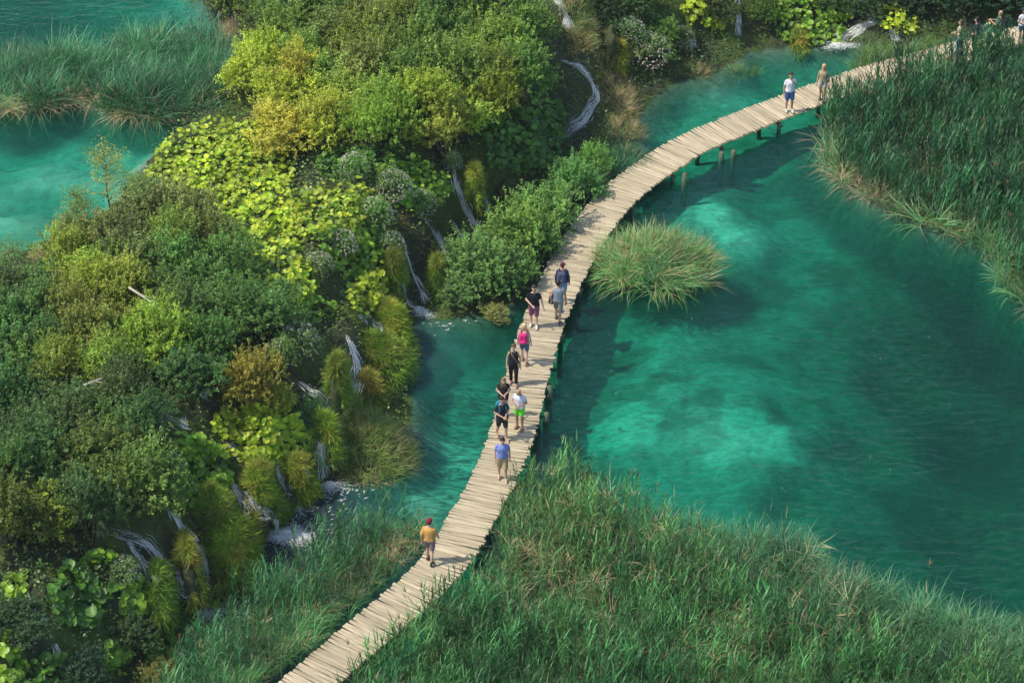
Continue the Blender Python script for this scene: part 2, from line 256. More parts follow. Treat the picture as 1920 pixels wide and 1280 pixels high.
def height(x, y):
    dl = sdist(LOWER, x, y); dh = sdist(HIGH, x, y); du = sdist(UPPER, x, y)
    u, v = PX(x, y, 0.0); u3, v3 = PX(x, y, 3.0)
    wob = (fbm(x*.7, y*.7)-.5)
    dh2 = dh+wob*1.2*np.clip(1-abs(dh)/6, 0, 1)
    low = .35*sstep(0, 1.2, -dl)
    cliff = sstep(-.1, 1.3, dh2)*1.7+sstep(1.0, 3.2, dh2)*1.45
    steps = .25*np.sin(x*1.9+3*wob)*np.sin(y*1.3)*sstep(.2, 1.5, dh2)*(1-sstep(3, 7, dh2))
    land = low+cliff+steps+(.5*(fbm(x*.35+9, y*.35)-.35)+.15*(fbm(x*1.6, y*1.6)-.5))*sstep(1, 4, dh2)
    dep = idw(DEPTH, u, v)+(fbm(x*.45+40, y*.6)-.5)*.45+(fbm(x*2+4, y*2)-.5)*.10
    bed = -np.clip(dep, .12, 6)*sstep(-.05, 1.5, dl)
    for B in (B_SE, B_SW, B_NE, B_NB):
        b = sdist(B, x, y); k = sstep(-.7, .5, b); bed = bed*(1-k)+k*(.02+.12*(fbm(x*2, y*2)-.4))
    h = np.where(dl > 0, bed, land)
    depu = np.clip(idw(DEPU, u3, v3)+(fbm(x*.5+80, y*.7)-.5)*.8, .2, 6)
    bu = 3.0-np.minimum(depu, 2.6)*sstep(0, 1.6, du)
    b = sdist(B_NW, x, y); k = sstep(-.7, .5, b); bu = bu*(1-k)+k*3.03
    h = np.where(du > 0, bu, np.where(dl > 0, h, np.maximum(h, np.where(du > -9, 3.07+.1*wob+.14*du, -9))))
    far = sstep(25, 120, np.hypot(x, np.maximum(0, y-95)+0*x)-20)
    return h+far*2.0*sstep(0, 10, dh)
gx = np.arange(-31, 35, .2); gy = np.arange(60, 134, .2)
GX, GY = np.meshgrid(gx, gy, indexing='ij'); GH = height(GX, GY)
def hgt(x, y):
    fx = np.clip((np.asarray(x)-gx[0])/.2, 0, len(gx)-1.001); fy = np.clip((np.asarray(y)-gy[0])/.2, 0, len(gy)-1.001)
    i = fx.astype(int); j = fy.astype(int); a = fx-i; b = fy-j
    return (GH[i,j]*(1-a)+GH[i+1,j]*a)*(1-b)+(GH[i,j+1]*(1-a)+GH[i+1,j+1]*a)*b
def nrm(x, y, e=.25):
    n = np.stack([-(hgt(x+e,y)-hgt(x-e,y))/(2*e), -(hgt(x,y+e)-hgt(x,y-e))/(2*e), np.ones(np.shape(x))], -1)
    return n/np.linalg.norm(n, axis=-1, keepdims=True)
def hit(u, v, lift=0.0, fn=None):                  # where the sight line meets the land (lifted by 'lift')
    u = np.atleast_1d(np.asarray(u, float)); v = np.atleast_1d(np.asarray(v, float)); d = rays(u, v)
    fn = fn or hgt; t0 = (6.5+lift-CAMH)/d[:,2]; t1 = (-3.0-CAMH)/d[:,2]; res = d*t1[:,None]; res[:,2] += CAMH; done = np.zeros(len(u), bool)
    for k in range(161):
        t = t0+(t1-t0)*k/160; p = d*t[:,None]; p[:,2] += CAMH; h = np.maximum(fn(p[:,0], p[:,1]), 0)+lift
        new = (p[:,2] <= h) & ~done; res[new] = p[new]; done |= new
    res[:,2] = fn(res[:,0], res[:,1]); return res
# ground sheet, fine in view and coarse to the horizon
def axis(a):
    l = a[0]-np.cumsum(1.2*1.22**np.arange(30))[::-1]; r = a[-1]+np.cumsum(1.2*1.22**np.arange(30)); return np.concatenate([l, a, r])
ax_, ay_ = axis(gx), axis(gy); AX, AY = np.meshgrid(ax_, ay_, indexing='ij'); AH = height(AX, AY)
AH = np.where((AY < 40) & (AH > 0), np.minimum(AH, 4), AH)
x, y, h = AX.ravel(), AY.ravel(), AH.ravel(); n_, m_ = AX.shape
u0, v0 = PX(x, y, 0.0); u3, v3 = PX(x, y, 3.0); du = sdist(UPPER, x, y); dl = sdist(LOWER, x, y)
marl = np.array((.50,.53,.42)); silt = np.array((.26,.36,.25)); soil = np.array((.045,.055,.03)); moss = np.array((.07,.10,.025))
f1 = sstep(.42, .62, fbm(x*.45+3, y*.7+8)); f1 = np.clip(f1*.7+.35*sstep(.5,.66,fbm(x*1.3+60,y*1.7)), 0, 1)
PALE = [[(1300,715),(1330,700),(1400,697),(1450,712),(1478,745),(1500,790),(1530,815),(1460,812),(1390,820),(1330,830),(1290,800),(1330,790),(1340,765),(1300,750)],[(1310,345),(1350,335),(1390,370),(1405,410),(1370,425),(1340,400),(1310,385)],[(1150,690),(1210,700),(1260,740),(1240,790),(1180,800),(1120,780),(1100,740)]]
wx = x+(fbm(x*.8,y*.8)-.5)*1.6; wy = y+(fbm(x*.8+50,y*.8)-.5)*1.6
pale = np.zeros(len(x))
for pg in PALE: pale = np.maximum(pale, sstep(-.1, .3, sdist(poly(pg), wx, wy)))
f1 = f1*(1-pale); bedc = marl*(1-f1)[:,None]+silt*f1[:,None]; bedc = bedc*(1+.45*pale[:,None])
g1 = sstep(.4, .6, fbm(x*1.1, y*1.1))[:,None]; landc = soil*(1-g1)+moss*g1
isb = ((dl > 0) & (h < -.03)) | ((du > 0) & (h < 2.97)); k = isb.astype(float)[:,None]
weed = np.zeros(len(x))
for uu_, vv_, rx_, ry_ in ((1300,788,48,26),(1318,742,30,16),(1180,650,45,22),(1420,520,90,30),(1250,690,60,14),(1560,480,60,30),(1380,660,70,12),(1130,500,60,40),(900,640,70,25),(1480,330,60,20),(1230,235,70,16)):
    q_ = P(uu_,vv_,-1.1); sx_ = rx_/48; sy_ = ry_/27; weed = np.maximum(weed, sstep(1.15,.6, np.hypot((wx-q_[0])/sx_, (wy-q_[1])/sy_)))
weed = (weed*.6)[:,None]; bedc = bedc*(1-weed)+np.array((.13,.19,.11))*weed
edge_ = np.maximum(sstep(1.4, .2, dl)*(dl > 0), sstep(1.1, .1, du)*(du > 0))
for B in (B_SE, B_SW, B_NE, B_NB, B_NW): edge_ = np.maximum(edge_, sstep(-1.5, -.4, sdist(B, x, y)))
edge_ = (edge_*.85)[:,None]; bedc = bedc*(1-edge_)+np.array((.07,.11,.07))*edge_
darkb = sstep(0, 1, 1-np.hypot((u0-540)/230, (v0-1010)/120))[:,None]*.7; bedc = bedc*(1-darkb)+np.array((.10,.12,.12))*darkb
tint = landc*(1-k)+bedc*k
ii = (np.arange(n_-1)[:,None]*m_+np.arange(m_-1)[None]).ravel()
Q = np.stack([ii, ii+m_, ii+m_+1, ii+1], -1)
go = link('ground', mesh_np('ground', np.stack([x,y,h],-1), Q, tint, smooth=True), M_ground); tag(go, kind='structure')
def prism(name, pg, z0, z1, m):
    bm = bmesh.new(); f = bm.faces.new([bm.verts.new((p[0],p[1],z0)) for p in pg]); r = bmesh.ops.extrude_face_region(bm, geom=[f])
    for g in r['geom']:
        if isinstance(g, bmesh.types.BMVert): g.co.z = z1
    bmesh.ops.recalc_face_normals(bm, faces=bm.faces); me = bpy.data.meshes.new(name); bm.to_mesh(me); bm.free(); return link(name, me, m)
tag(prism('lake_water', [(-500,-300),(600,-300),(600,600),(-500,600)], -9, 0, M_water), kind='structure')
c0 = UPPER.mean(0); up_ = UPPER.copy()
e = np.roll(UPPER,-1,0)-np.roll(UPPER,1,0); nn = np.stack([e[:,1],-e[:,0]],-1); nn /= np.linalg.norm(nn,axis=1,keepdims=True)
tst = sdist(UPPER, (UPPER+nn*.3)[:,0], (UPPER+nn*.3)[:,1]); nn[tst > 0] *= -1
tag(prism('upper_lake_water', UPPER+nn*.35, .2, 3.0, M_water2), kind='structure')

# ------------------------------------------------------------------ boardwalk
DECKZ = .50
CL = np.array([(395,1425),(480,1355),(577,1280),(655,1211),(742,1138),(828,1060),(884,970),(933,882),(966,792),(990,700),(1016,612),(1055,520),(1095,448),(1140,388),(1200,332),(1300,268),(1400,226),(1490,191),(1570,163),(1660,133),(1760,106),(1840,86),(1920,66),(2020,44),(2140,25)], float)
cw = P(CL[:,0], CL[:,1], DECKZ)[:,:2]
def catmull(p, n=24):
    out = []
    for i in range(1, len(p)-2):
        for t in np.linspace(0, 1, n, endpoint=False):
            a,b,c,d = p[i-1],p[i],p[i+1],p[i+2]
            out.append(.5*((2*b)+(-a+c)*t+(2*a-5*b+4*c-d)*t*t+(-a+3*b-3*c+d)*t**3))
    return np.array(out)
cc = catmull(np.vstack([cw[0]*2-cw[1], cw, cw[-1]*2-cw[-2]]))
for _ in range(30): cc[1:-1] = (cc[:-2]+2*cc[1:-1]+cc[2:])/4
seg = np.r_[0, np.cumsum(np.linalg.norm(np.diff(cc,axis=0),axis=1))]; LEN = seg[-1]
def at(s): return np.array([np.interp(s, seg, cc[:,0]), np.interp(s, seg, cc[:,1])])
def tangent(s): d = at(min(s+.2,LEN))-at(max(s-.2,0)); return d/np.linalg.norm(d)
walk = empty('boardwalk', (*at(LEN*.4), 0)); tag(walk, 'long curving plank boardwalk on posts crossing the turquoise lake', 'boardwalk')
wl = Vector((*at(LEN*.4), 0))
def plank_mesh(i):
    r = random.Random(i); V=[]; n=6
    for k in range(n+1):
        t = k/n-.5; wv = .5+r.uniform(-.04,.04); o = r.uniform(-.02,.02); z = r.uniform(-.03,.03)
        e_ = .82 if k in (0,n) else 1
        V += [(t, -wv*e_+o, -1), (t, -wv*e_+o, .45+z), (t, -wv*e_*.62+o, 1+z), (t, wv*e_*.6+o, 1+z*.5), (t, wv*e_+o, .4+z), (t, wv*e_+o, -1)]
    Q=[]
    for k in range(n):
        a=k*6; b=a+6
        for j in range(6): Q.append((a+j, b+j, b+(j+1)%6, a+(j+1)%6))
    Q += [(3,2,1,0),(5,4,3,0)]; z=n*6; Q += [(z,z+1,z+2,z+3),(z,z+3,z+4,z+5)]
    return mesh_np('plank', V, Q)
PM = [plank_mesh(i) for i in range(10)]
for m_i in PM: m_i.materials.append(M_wood)
s = 0.0; planks = []
while s < LEN:
    wdt = random.choice((.11,.12,.14,.15,.16,.17,.19)); s += wdt/2+.004
    if s > LEN: break
    planks.append((s, wdt)); s += wdt/2+random.uniform(.002,.014)
W_ = 1.57; extra = Bag(); built = 0
for (s, wdt) in planks:
    p = at(s); t = tangent(s); ang = math.atan2(t[1], t[0])-math.pi/2+random.gauss(0,.012)
    ln = W_+random.gauss(0,.03); off = random.gauss(0,.022); nx = np.array([math.cos(ang), math.sin(ang)])
    q = p+nx*off; z = DECKZ-.035+random.uniform(-.010,.010)
    u_, v_ = PX(q[0], q[1], DECKZ); me = random.choice(PM); rx = random.gauss(0,.02); ry = random.gauss(0,.006)
    if -40 < u_ < 1640 and v_ < 1300 and built < 300:
        o = link('plank', me, None, walk); o.location = Vector((q[0],q[1],z))-wl; o.rotation_euler = (rx, ry, ang); o.scale = (ln, wdt, .035); built += 1
    else:
        M = Matrix.Translation((q[0]-wl.x,q[1]-wl.y,z))@Euler((rx,ry,ang)).to_matrix().to_4x4()@Matrix.Diagonal((ln,wdt,.035,1))
        V = np.array([M@v.co for v in me.vertices]); Q = np.array([list(f.vertices) for f in me.polygons]); extra.add(V, Q)
if extra.n: tag(link('planks', extra.mesh('planks'), M_wood, walk), kind='stuff')
def tube(pts, rad, n=8, cap=True):
    pts = [Vector(p) for p in pts]; rad = rad if hasattr(rad,'__len__') else [rad]*len(pts); V=[]; Q=[]
    for i,p in enumerate(pts):
        d = (pts[min(i+1,len(pts)-1)]-pts[max(i-1,0)]).normalized(); a = d.orthogonal().normalized() if i==0 else (a-d*a.dot(d)).normalized(); b = d.cross(a)
        for k in range(n): th=2*math.pi*k/n; V.append(p+(a*math.cos(th)+b*math.sin(th))*rad[i])
    for i in range(len(pts)-1):
        for k in range(n): Q.append((i*n+k, i*n+(k+1)%n, (i+1)*n+(k+1)%n, (i+1)*n+k))
    if cap:
        for base, c, dr in ((0, pts[0], 1), ((len(pts)-1)*n, pts[-1], -1)):
            V.append(c); ci=len(V)-1
            for k in range(0, n, 2): q=(ci, base+(k+2)%n, base+k+1, base+k); Q.append(q if dr>0 else q[::-1])
    return np.array([tuple(v) for v in V]), np.array(Q)
for side in (-.55, .55):
    b = Bag(); k = 0
    pts = []
    for s in np.arange(0, LEN, .5):
        p = at(s); t = tangent(s); nx = np.array([t[1], -t[0]]); pts.append((p[0]+nx[0]*side-wl.x, p[1]+nx[1]*side-wl.y, DECKZ-.15))
    V, Q = tube(pts, .075, 8); b.add(V, Q); link('beam', b.mesh('beam', True), M_post, walk)
pv, pq = tube([(0,0,-3.2),(0,0,-1),(.02,.01,0),(.02,.01,.28)], [.10,.095,.085,.08], 10); pm_ = mesh_np('post', pv, pq, smooth=True); pm_.materials.append(M_post)
for k, s in enumerate(np.arange(1.0, LEN-1, 3.1)):
    p = at(s); t = tangent(s); nx = np.array([t[1], -t[0]])
    for side in (-.62, .70):
        o = link('post', pm_, None, walk); o.location = (p[0]+nx[0]*side-wl.x, p[1]+nx[1]*side-wl.y, random.uniform(-.05,.05)); o.rotation_euler=(random.gauss(0,.04),random.gauss(0,.04),random.random()*6)
    V, Q = tube([(p[0]-nx[0]*.85-wl.x, p[1]-nx[1]*.85-wl.y, DECKZ-.27), (p[0]+nx[0]*.85-wl.x, p[1]+nx[1]*.85-wl.y, DECKZ-.27)], .06, 8)
    b = Bag(); b.add(V,Q); link('crossbar', b.mesh('crossbar', True), M_post, walk)
# stumps of older posts standing in the water to the right of the walk
stump = [(1009,800),(1024,790),(1030,745),(1375,292),(1352,300),(1283,345)]
for i,(uu,vv) in enumerate(stump):
    p = P(uu, vv, 0.0); hh = .25+.12*(i%3); V,Q = tube([(0,0,-2.5),(0,0,0),(.015,0,hh)], [.12,.11,.10], 10); b=Bag(); b.add(V,Q)
    o = link('wooden_stump', b.mesh('wooden_stump', True), M_post); o.location = p
    tag(o, ['weathered mossy stump in water, lower left of the pair beside the green-shorts man','taller dark stump in water, right of the pair beside the green-shorts man','single stump in shaded water right of the walk below the black-clad woman','rightmost dark stump under the upper bend of the boardwalk','middle dark stump under the upper bend of the boardwalk','leftmost stump under the upper bend, above the grass islet'][i], 'stump', 'old post stumps in the water')

# ------------------------------------------------------------------ plant templates
def blade(L, wd, lean0, curve, az, segs=4, z0=0.0, base=(0,0), tipw=.12, tint=(1,1,1)):
    V=[]; pos=np.array([base[0],base[1],z0],float); th=lean0; c,s_=math.cos(az),math.sin(az); sx=np.array([-s_,c,0])
    for k in range(segs+1):
        f = k/segs; ww = wd*(1-f**1.6)+wd*tipw*.3 if k else wd*.7
        V += [pos-sx*ww/2, pos+sx*ww/2]
        d = np.array([math.sin(th)*c, math.sin(th)*s_, math.cos(th)]); pos = pos+d*L/segs; th += curve/segs
    Q=[(2*k,2*k+1,2*k+3,2*k+2) for k in range(segs)]
    return np.array(V), np.array(Q)
def reed_t(seed, H=2.0, nl=9, plume=False, wl_=.042):
    r = random.Random(seed); b = Bag()
    V,Q = blade(H*.95, .018, 0.02, r.uniform(.05,.2), r.random()*6, 3); b.add(V,Q,(1.0,.95,.75))
    for k in range(nl):
        f = .22+.76*k/nl; az = (k%2)*math.pi+r.gauss(0,.55)
        V,Q = blade(r.uniform(.42,.68)*(1-.3*f), wl_*r.uniform(.8,1.2), r.uniform(.25,.55), r.uniform(.2,1.2), az, 3, z0=H*f*.93, base=(.02*f,0)); g=r.uniform(.6,1.35); b.add(V,Q,(g,g,g*.95))
    if plume:
        for k in range(5):
            V,Q = blade(.26, .035, .15+.1*k, .6, k*1.3, 2, z0=H*.93, base=(.04,0)); b.add(V,Q,(1.15,.62,.62))
    return np.concatenate(b.v), np.concatenate(b.q), np.concatenate(b.t)
def tuft_t(seed, nb=12, L=1.2, droop=1.5, wd=.023, spread=.14, lean=(.05,.6), sg=4):
    r = random.Random(seed); b = Bag()
    for k in range(nb):
        a = r.random()*6.28; ra = spread*math.sqrt(r.random()); g=r.uniform(.7,1.3)
        V,Q = blade(L*r.uniform(.6,1.1), wd*r.uniform(.7,1.2), r.uniform(*lean), droop*r.uniform(.5,1.2), a+r.gauss(0,.4), sg, base=(ra*math.cos(a),ra*math.sin(a))); b.add(V,Q,(g,g,g))
    return np.concatenate(b.v), np.concatenate(b.q), np.concatenate(b.t)
REED = [reed_t(i, 1, 9, False, .030) for i in range(5)]   # unit heights are scaled per plant
REED = [reed_t(i, 2.0, 9+(i%3), i in (1,4)) for i in range(6)]
TUFT = [tuft_t(i+20, 12, 1.25, 1.5) for i in range(5)]
SLENDER = [tuft_t(i+30, 9, 1.8, 1.3, .028, .12, (.02,.25)) for i in range(4)]
STRAW = [tuft_t(i+40, 9, 1.1, 1.3, .014, .16, (.5,1.2)) for i in range(4)]
def fill(pg, dens, edge=0.0):
    a = pg.min(0); b = pg.max(0); n = int((b[0]-a[0])*(b[1]-a[1])*dens); x = RNG.uniform(a[0],b[0],n); y = RNG.uniform(a[1],b[1],n)
    sd = sdist(pg, x, y)+(fbm(x*.9,y*.9)-.5)*.8; k = sd > edge
    u,v = PX(x,y,1.0); k &= (u > -160) & (u < 2080) & (v < 1400) & (v > -90)
    return x[k], y[k], sd[k], u[k], v[k]
def deck_clear(x, y, r):
    d = np.full(len(x), 1e9)
    for i in range(0, len(cc), 6): d = np.minimum(d, np.hypot(x-cc[i,0], y-cc[i,1]))
    return d > r
def plants(bag, T, x, y, z, smin, smax, tint, tilt=.12, jit=.22, lean=None, drift=.45):
    n = len(x)
    if n == 0: return
    which = RNG.integers(0, len(T), n); tint = np.broadcast_to(tint, (n,3))*RNG.uniform(1-jit,1+jit,(n,1))*RNG.uniform(.93,1.07,(n,3))
    sc = RNG.uniform(smin, smax, n)*(1-drift/2+drift*sstep(.3,.7,fbm(x*.75+11,y*.75+5))); tint = tint*(.72+.56*sstep(.3,.7,fbm(x*1.3+31,y*1.3)))[:,None]; tl = np.abs(RNG.normal(0, tilt, n)); ta = RNG.random(n)*6.28
    if lean is not None: ta = lean+RNG.normal(0,.5,n); tl = np.abs(RNG.normal(tilt*1.6,tilt*.7,n))
    pos = np.stack([x,y,z],-1)
    for k in range(len(T)):
        m = which == k; scatter(bag, T[k], pos[m], RNG.random(m.sum())*6.28, tl[m], ta[m], sc[m], tint[m])
GREEN = np.array((.034,.12,.040)); TEAL = np.array((.05,.15,.07)); FRESH = np.array((.085,.185,.055)); TAN = np.array((.36,.27,.15)); OLIVE=np.array((.09,.13,.03))
def pmap(A, u, v):                        # weight map by pixel anchors: (u,v,radius,strength)
    r_ = np.zeros(len(u))
    for a,b,c,s_ in A: r_ = np.maximum(r_, s_*np.exp(-((u-a)**2+((v-b)*1.3)**2)/(c*c)))
    return r_
def mixc(a, b, f): f = np.asarray(f)[:,None]; return a*(1-f)+b*f
# south-east bed
def bed_se():
    bag = Bag(); x,y,sd,u,v = fill(B_SE, 26); k = deck_clear(x,y,.88); x,y,sd,u,v = [q[k] for q in (x,y,sd,u,v)]
    grassy = (sstep(1150,1450,u)*(1-sstep(1.2,4.2,sd)))>RNG.random(len(x)); grassy |= RNG.random(len(x)) < .12
    dry = pmap([(1000,1040,90,.75),(1080,1090,90,.5),(1150,1010,120,.4),(1250,1060,90,.3),(1500,1110,120,.25),(1350,1180,120,.2),(1000,1120,60,.4)], u, v)
    patch = sstep(.35,.65,fbm(x*.5,y*.5)); base = mixc(GREEN, FRESH, patch*.4); base = mixc(base, np.array((.085,.16,.05)), pmap([(980,930,110,.7),(1100,970,120,.5)],u,v))
    g = ~grassy
    hs = .82+.3*fbm(x*.35+5,y*.35)
    isdry = RNG.random(len(x)) < dry*.4
    a = g & ~isdry; plants(bag, REED, x[a],y[a],0*x[a], .6,1.08, base[a], .13, .4)
    a = grassy & ~isdry; plants(bag, TUFT, x[a],y[a],0*x[a]+.1, .9,1.35, mixc(TEAL*.8,FRESH*.85,RNG.random(a.sum())*.5), .15, lean=2.6)
    a = isdry; plants(bag, STRAW, x[a],y[a],0*x[a]+RNG.uniform(.4,1.3,a.sum()), .6,1.1, np.broadcast_to(TAN,(a.sum(),3)), .5)
    return bag
def stalks(bag, pg, n, lo, hi):
    x,y,sd,u,v = fill(pg, n); plants(bag, [reed_t(90+i, 2.6, 6, i==1, .035) for i in range(3)], x, y, 0*x, lo, hi, mixc(np.array((.06,.11,.05)), np.array((.15,.13,.075)), RNG.random(len(x))), .14)
def bed_sw():
    bag = Bag(); x,y,sd,u,v = fill(B_SW, 34); k = deck_clear(x,y,.95); x,y,sd,u,v = [q[k] for q in (x,y,sd,u,v)]
    d = np.full(len(x),1e9)
    for i in range(0,len(cc),6): d = np.minimum(d, np.hypot(x-cc[i,0],y-cc[i,1]))
    near = d < 2.0
    dry = RNG.random(len(x)) < .09+pmap([(700,1080,90,.25),(740,1010,50,.3)],u,v)
    gr = (RNG.random(len(x)) < .35) | near
    a = ~gr & ~dry; plants(bag, REED, x[a],y[a],0*x[a], .55,.95, mixc(GREEN,TEAL,RNG.random(a.sum())), .08)
    a = gr & ~dry; plants(bag, TUFT, x[a],y[a],0*x[a]+.1, .55,.95, mixc(GREEN*1.1,FRESH,RNG.random(a.sum())*.7), .15)
    plants(bag, STRAW, x[dry],y[dry],0*x[dry]+.3, .5,1.0, np.broadcast_to(TAN*.8,(dry.sum(),3)), .3)
    return bag
_se = bed_se(); stalks(_se, B_SE, 1.0, .75, .95)
tag(link('reed_bed', _se.mesh('reed_bed'), M_reed), 'broad bed of tall green reeds filling the lower right shore', 'reeds', kind='stuff')
_sw = bed_sw(); stalks(_sw, B_SW, 1.3, .6, .85)
tag(link('reed_bed', _sw.mesh('reed_bed'), M_reed), 'green reeds and grass between the boardwalk and the foaming falls, lower left', 'reeds', kind='stuff')
def bed_ne():
    bag = Bag(); x,y,sd,u,v = fill(B_NE, 26); k = deck_clear(x,y,.9); x,y,sd,u,v = [q[k] for q in (x,y,sd,u,v)]
    front = (1-sstep(.0,.75,sd))*(v > 215); isd = RNG.random(len(x)) < front*.5*sstep(.35,.6,fbm(x*.8+2,y*.8))+.05
    drp = (RNG.random(len(x)) < front*.8)
    nav = np.array((.016,.065,.032))
    a = ~isd & ~drp; plants(bag, REED, x[a],y[a],0*x[a], .85,1.08, mixc(nav, GREEN, RNG.random(a.sum())), .07)
    a = ~isd & drp; plants(bag, TUFT, x[a],y[a],0*x[a]+.1, .8,1.3, mixc(FRESH,TEAL,RNG.random(a.sum())), .25, lean=-2.0)
    plants(bag, STRAW, x[isd],y[isd],0*x[isd]+.2, .7,1.25, np.broadcast_to(TAN*.75,(isd.sum(),3)), .35, lean=-2.0)
    return bag
_ne = bed_ne(); stalks(_ne, B_NE, .9, .85, 1.0)
tag(link('reed_bed', _ne.mesh('reed_bed'), M_reed), 'dense dark green reed island with straw edge at the upper right', 'reeds', kind='stuff')
def bed_nw():
    bag = Bag(); x,y,sd,u,v = fill(B_NW, 30); z = 0*x+3.0
    front = (1-sstep(.1,1.2,sd))*(v > 130); isd = RNG.random(len(x)) < front*(.35+.4*pmap([(300,200,120,1),(0,200,80,1)],u,v))
    drp = RNG.random(len(x)) < .45
    a = ~isd & ~drp; plants(bag, SLENDER, x[a],y[a],z[a], .85,1.15, mixc(np.array((.022,.085,.042)),TEAL,RNG.random(a.sum())), .1)
    a = ~isd & drp; plants(bag, TUFT, x[a],y[a],z[a]+.1, 1.0,1.5, mixc(GREEN,TEAL*1.2,RNG.random(a.sum())), .2, lean=-1.2)
    plants(bag, STRAW, x[isd],y[isd],z[isd]+.15, .8,1.3, np.broadcast_to(TAN,(isd.sum(),3)), .5, lean=-1.4)
    return bag
tag(link('reed_bed', bed_nw().mesh('reed_bed'), M_reed), 'swaying blue-green sedge island in the upper lake, top left', 'reeds', kind='stuff')
def bed_nb():
    bag = Bag(); x,y,sd,u,v = fill(B_NB, 30); k = deck_clear(x,y,.9); x,y=x[k],y[k]
    plants(bag, TUFT, x,y,0*x, .5,.9, np.broadcast_to(np.array((.07,.13,.03)),(len(x),3)), .1); return bag
tag(link('reed_bed', bed_nb().mesh('reed_bed'), M_reed), 'low yellow green grass behind the far end of the boardwalk', 'grass', kind='stuff')

# grass clumps of their own
def clump(uu, vv, rx, ry, L, n, cols, label, z=None, name='grass_clump', cat='grass clump', T=None, straw=.15, lift=0.0):
    p = hit(uu, vv)[0] if z is None else np.array([*P(uu, vv, z)[:2], z]); p[2] = max(p[2], 0)
    bag = Bag(); a = RNG.random(n)*6.28; r_ = np.sqrt(RNG.random(n)); x = r_*rx*np.cos(a); y = r_*ry*np.sin(a)
    z_ = (hgt(x+p[0], y+p[1]) if z is None else 0*x+z)-p[2]; z_ = np.maximum(z_, -.15-p[2])+lift*(1-r_**2)
    c = mixc(np.array(cols[0]), np.array(cols[1]), RNG.random(n)); T = T or TUFT
    which = RNG.integers(0,len(T),n); c = c*RNG.uniform(.8,1.2,(n,1)); dry = RNG.random(n) < straw; c[dry] = TAN*.8
    for k in range(len(T)):
        m = which==k; scatter(bag, T[k], np.stack([x,y,z_],-1)[m], RNG.random(m.sum())*6.28, (r_*.75)[m], np.arctan2(y,x)[m], RNG.uniform(.8,1.15,m.sum())*L, c[m])
    o = link(name, bag.mesh(name), M_reed); o.location = p; tag(o, label, cat); return o
clump(1228,510,2.0,1.3,1.2,360,[(.07,.18,.06),(.12,.24,.06)],'rounded grass islet with straw crown in the lake beside the boardwalk bend', z=0.0, straw=.26, lift=.75, name='grass_islet', cat='grass islet')
clump(700,850,1.3,1.5,.62,330,[(.10,.16,.03),(.14,.18,.04)],'yellow green grassy hummock at the water edge left of the crowded boardwalk', straw=.12, lift=.75)
clump(1175,318,1.0,.9,.85,160,[(.03,.11,.06),(.05,.14,.06)],'long blue-green sedge tuft between the bank and the upper boardwalk', straw=.05, lift=.2)
clump(1110,330,.9,.8,.7,130,[(.04,.13,.05),(.06,.15,.05)],'smaller sedge tuft beside the brown rocks above the boardwalk bush', straw=.05, lift=.2)
clump(1155,190,.8,1.5,.55,170,[(.12,.15,.04),(.16,.14,.05)],'tawny grass on the bank right of the winding cascade', straw=.45, lift=.3)
clump(1170,245,.8,.8,.45,110,[(.09,.13,.04),(.15,.14,.04)],'short russet grass where the bank drops to the lake', straw=.35, lift=.2)
clump(1300,135,1.0,.5,.4,90,[(.06,.12,.04),(.1,.13,.04)],'low olive water grass under the white flowered bush at the far shore', straw=.2, lift=.1)
clump(1395,135,.7,.4,.35,60,[(.05,.14,.04),(.08,.16,.04)],'sparse green water weeds in the shallows below the far waterfall', straw=.05, z=0.0, lift=0)
clump(600,800,.45,.7,.65,90,[(.04,.15,.05),(.06,.17,.05)],'bright drooping grass beside the rust topped shrub', straw=.03, lift=.2)
clump(1080,30,.8,.8,.5,110,[(.08,.14,.03),(.12,.15,.04)],'grass knoll right of the white cascade at the top', straw=.25, lift=.2)
clump(1090,92,.6,.6,.5,90,[(.08,.14,.03),(.16,.14,.05)],'small mossy grass knoll between the two upper cascades', straw=.35, lift=.3)

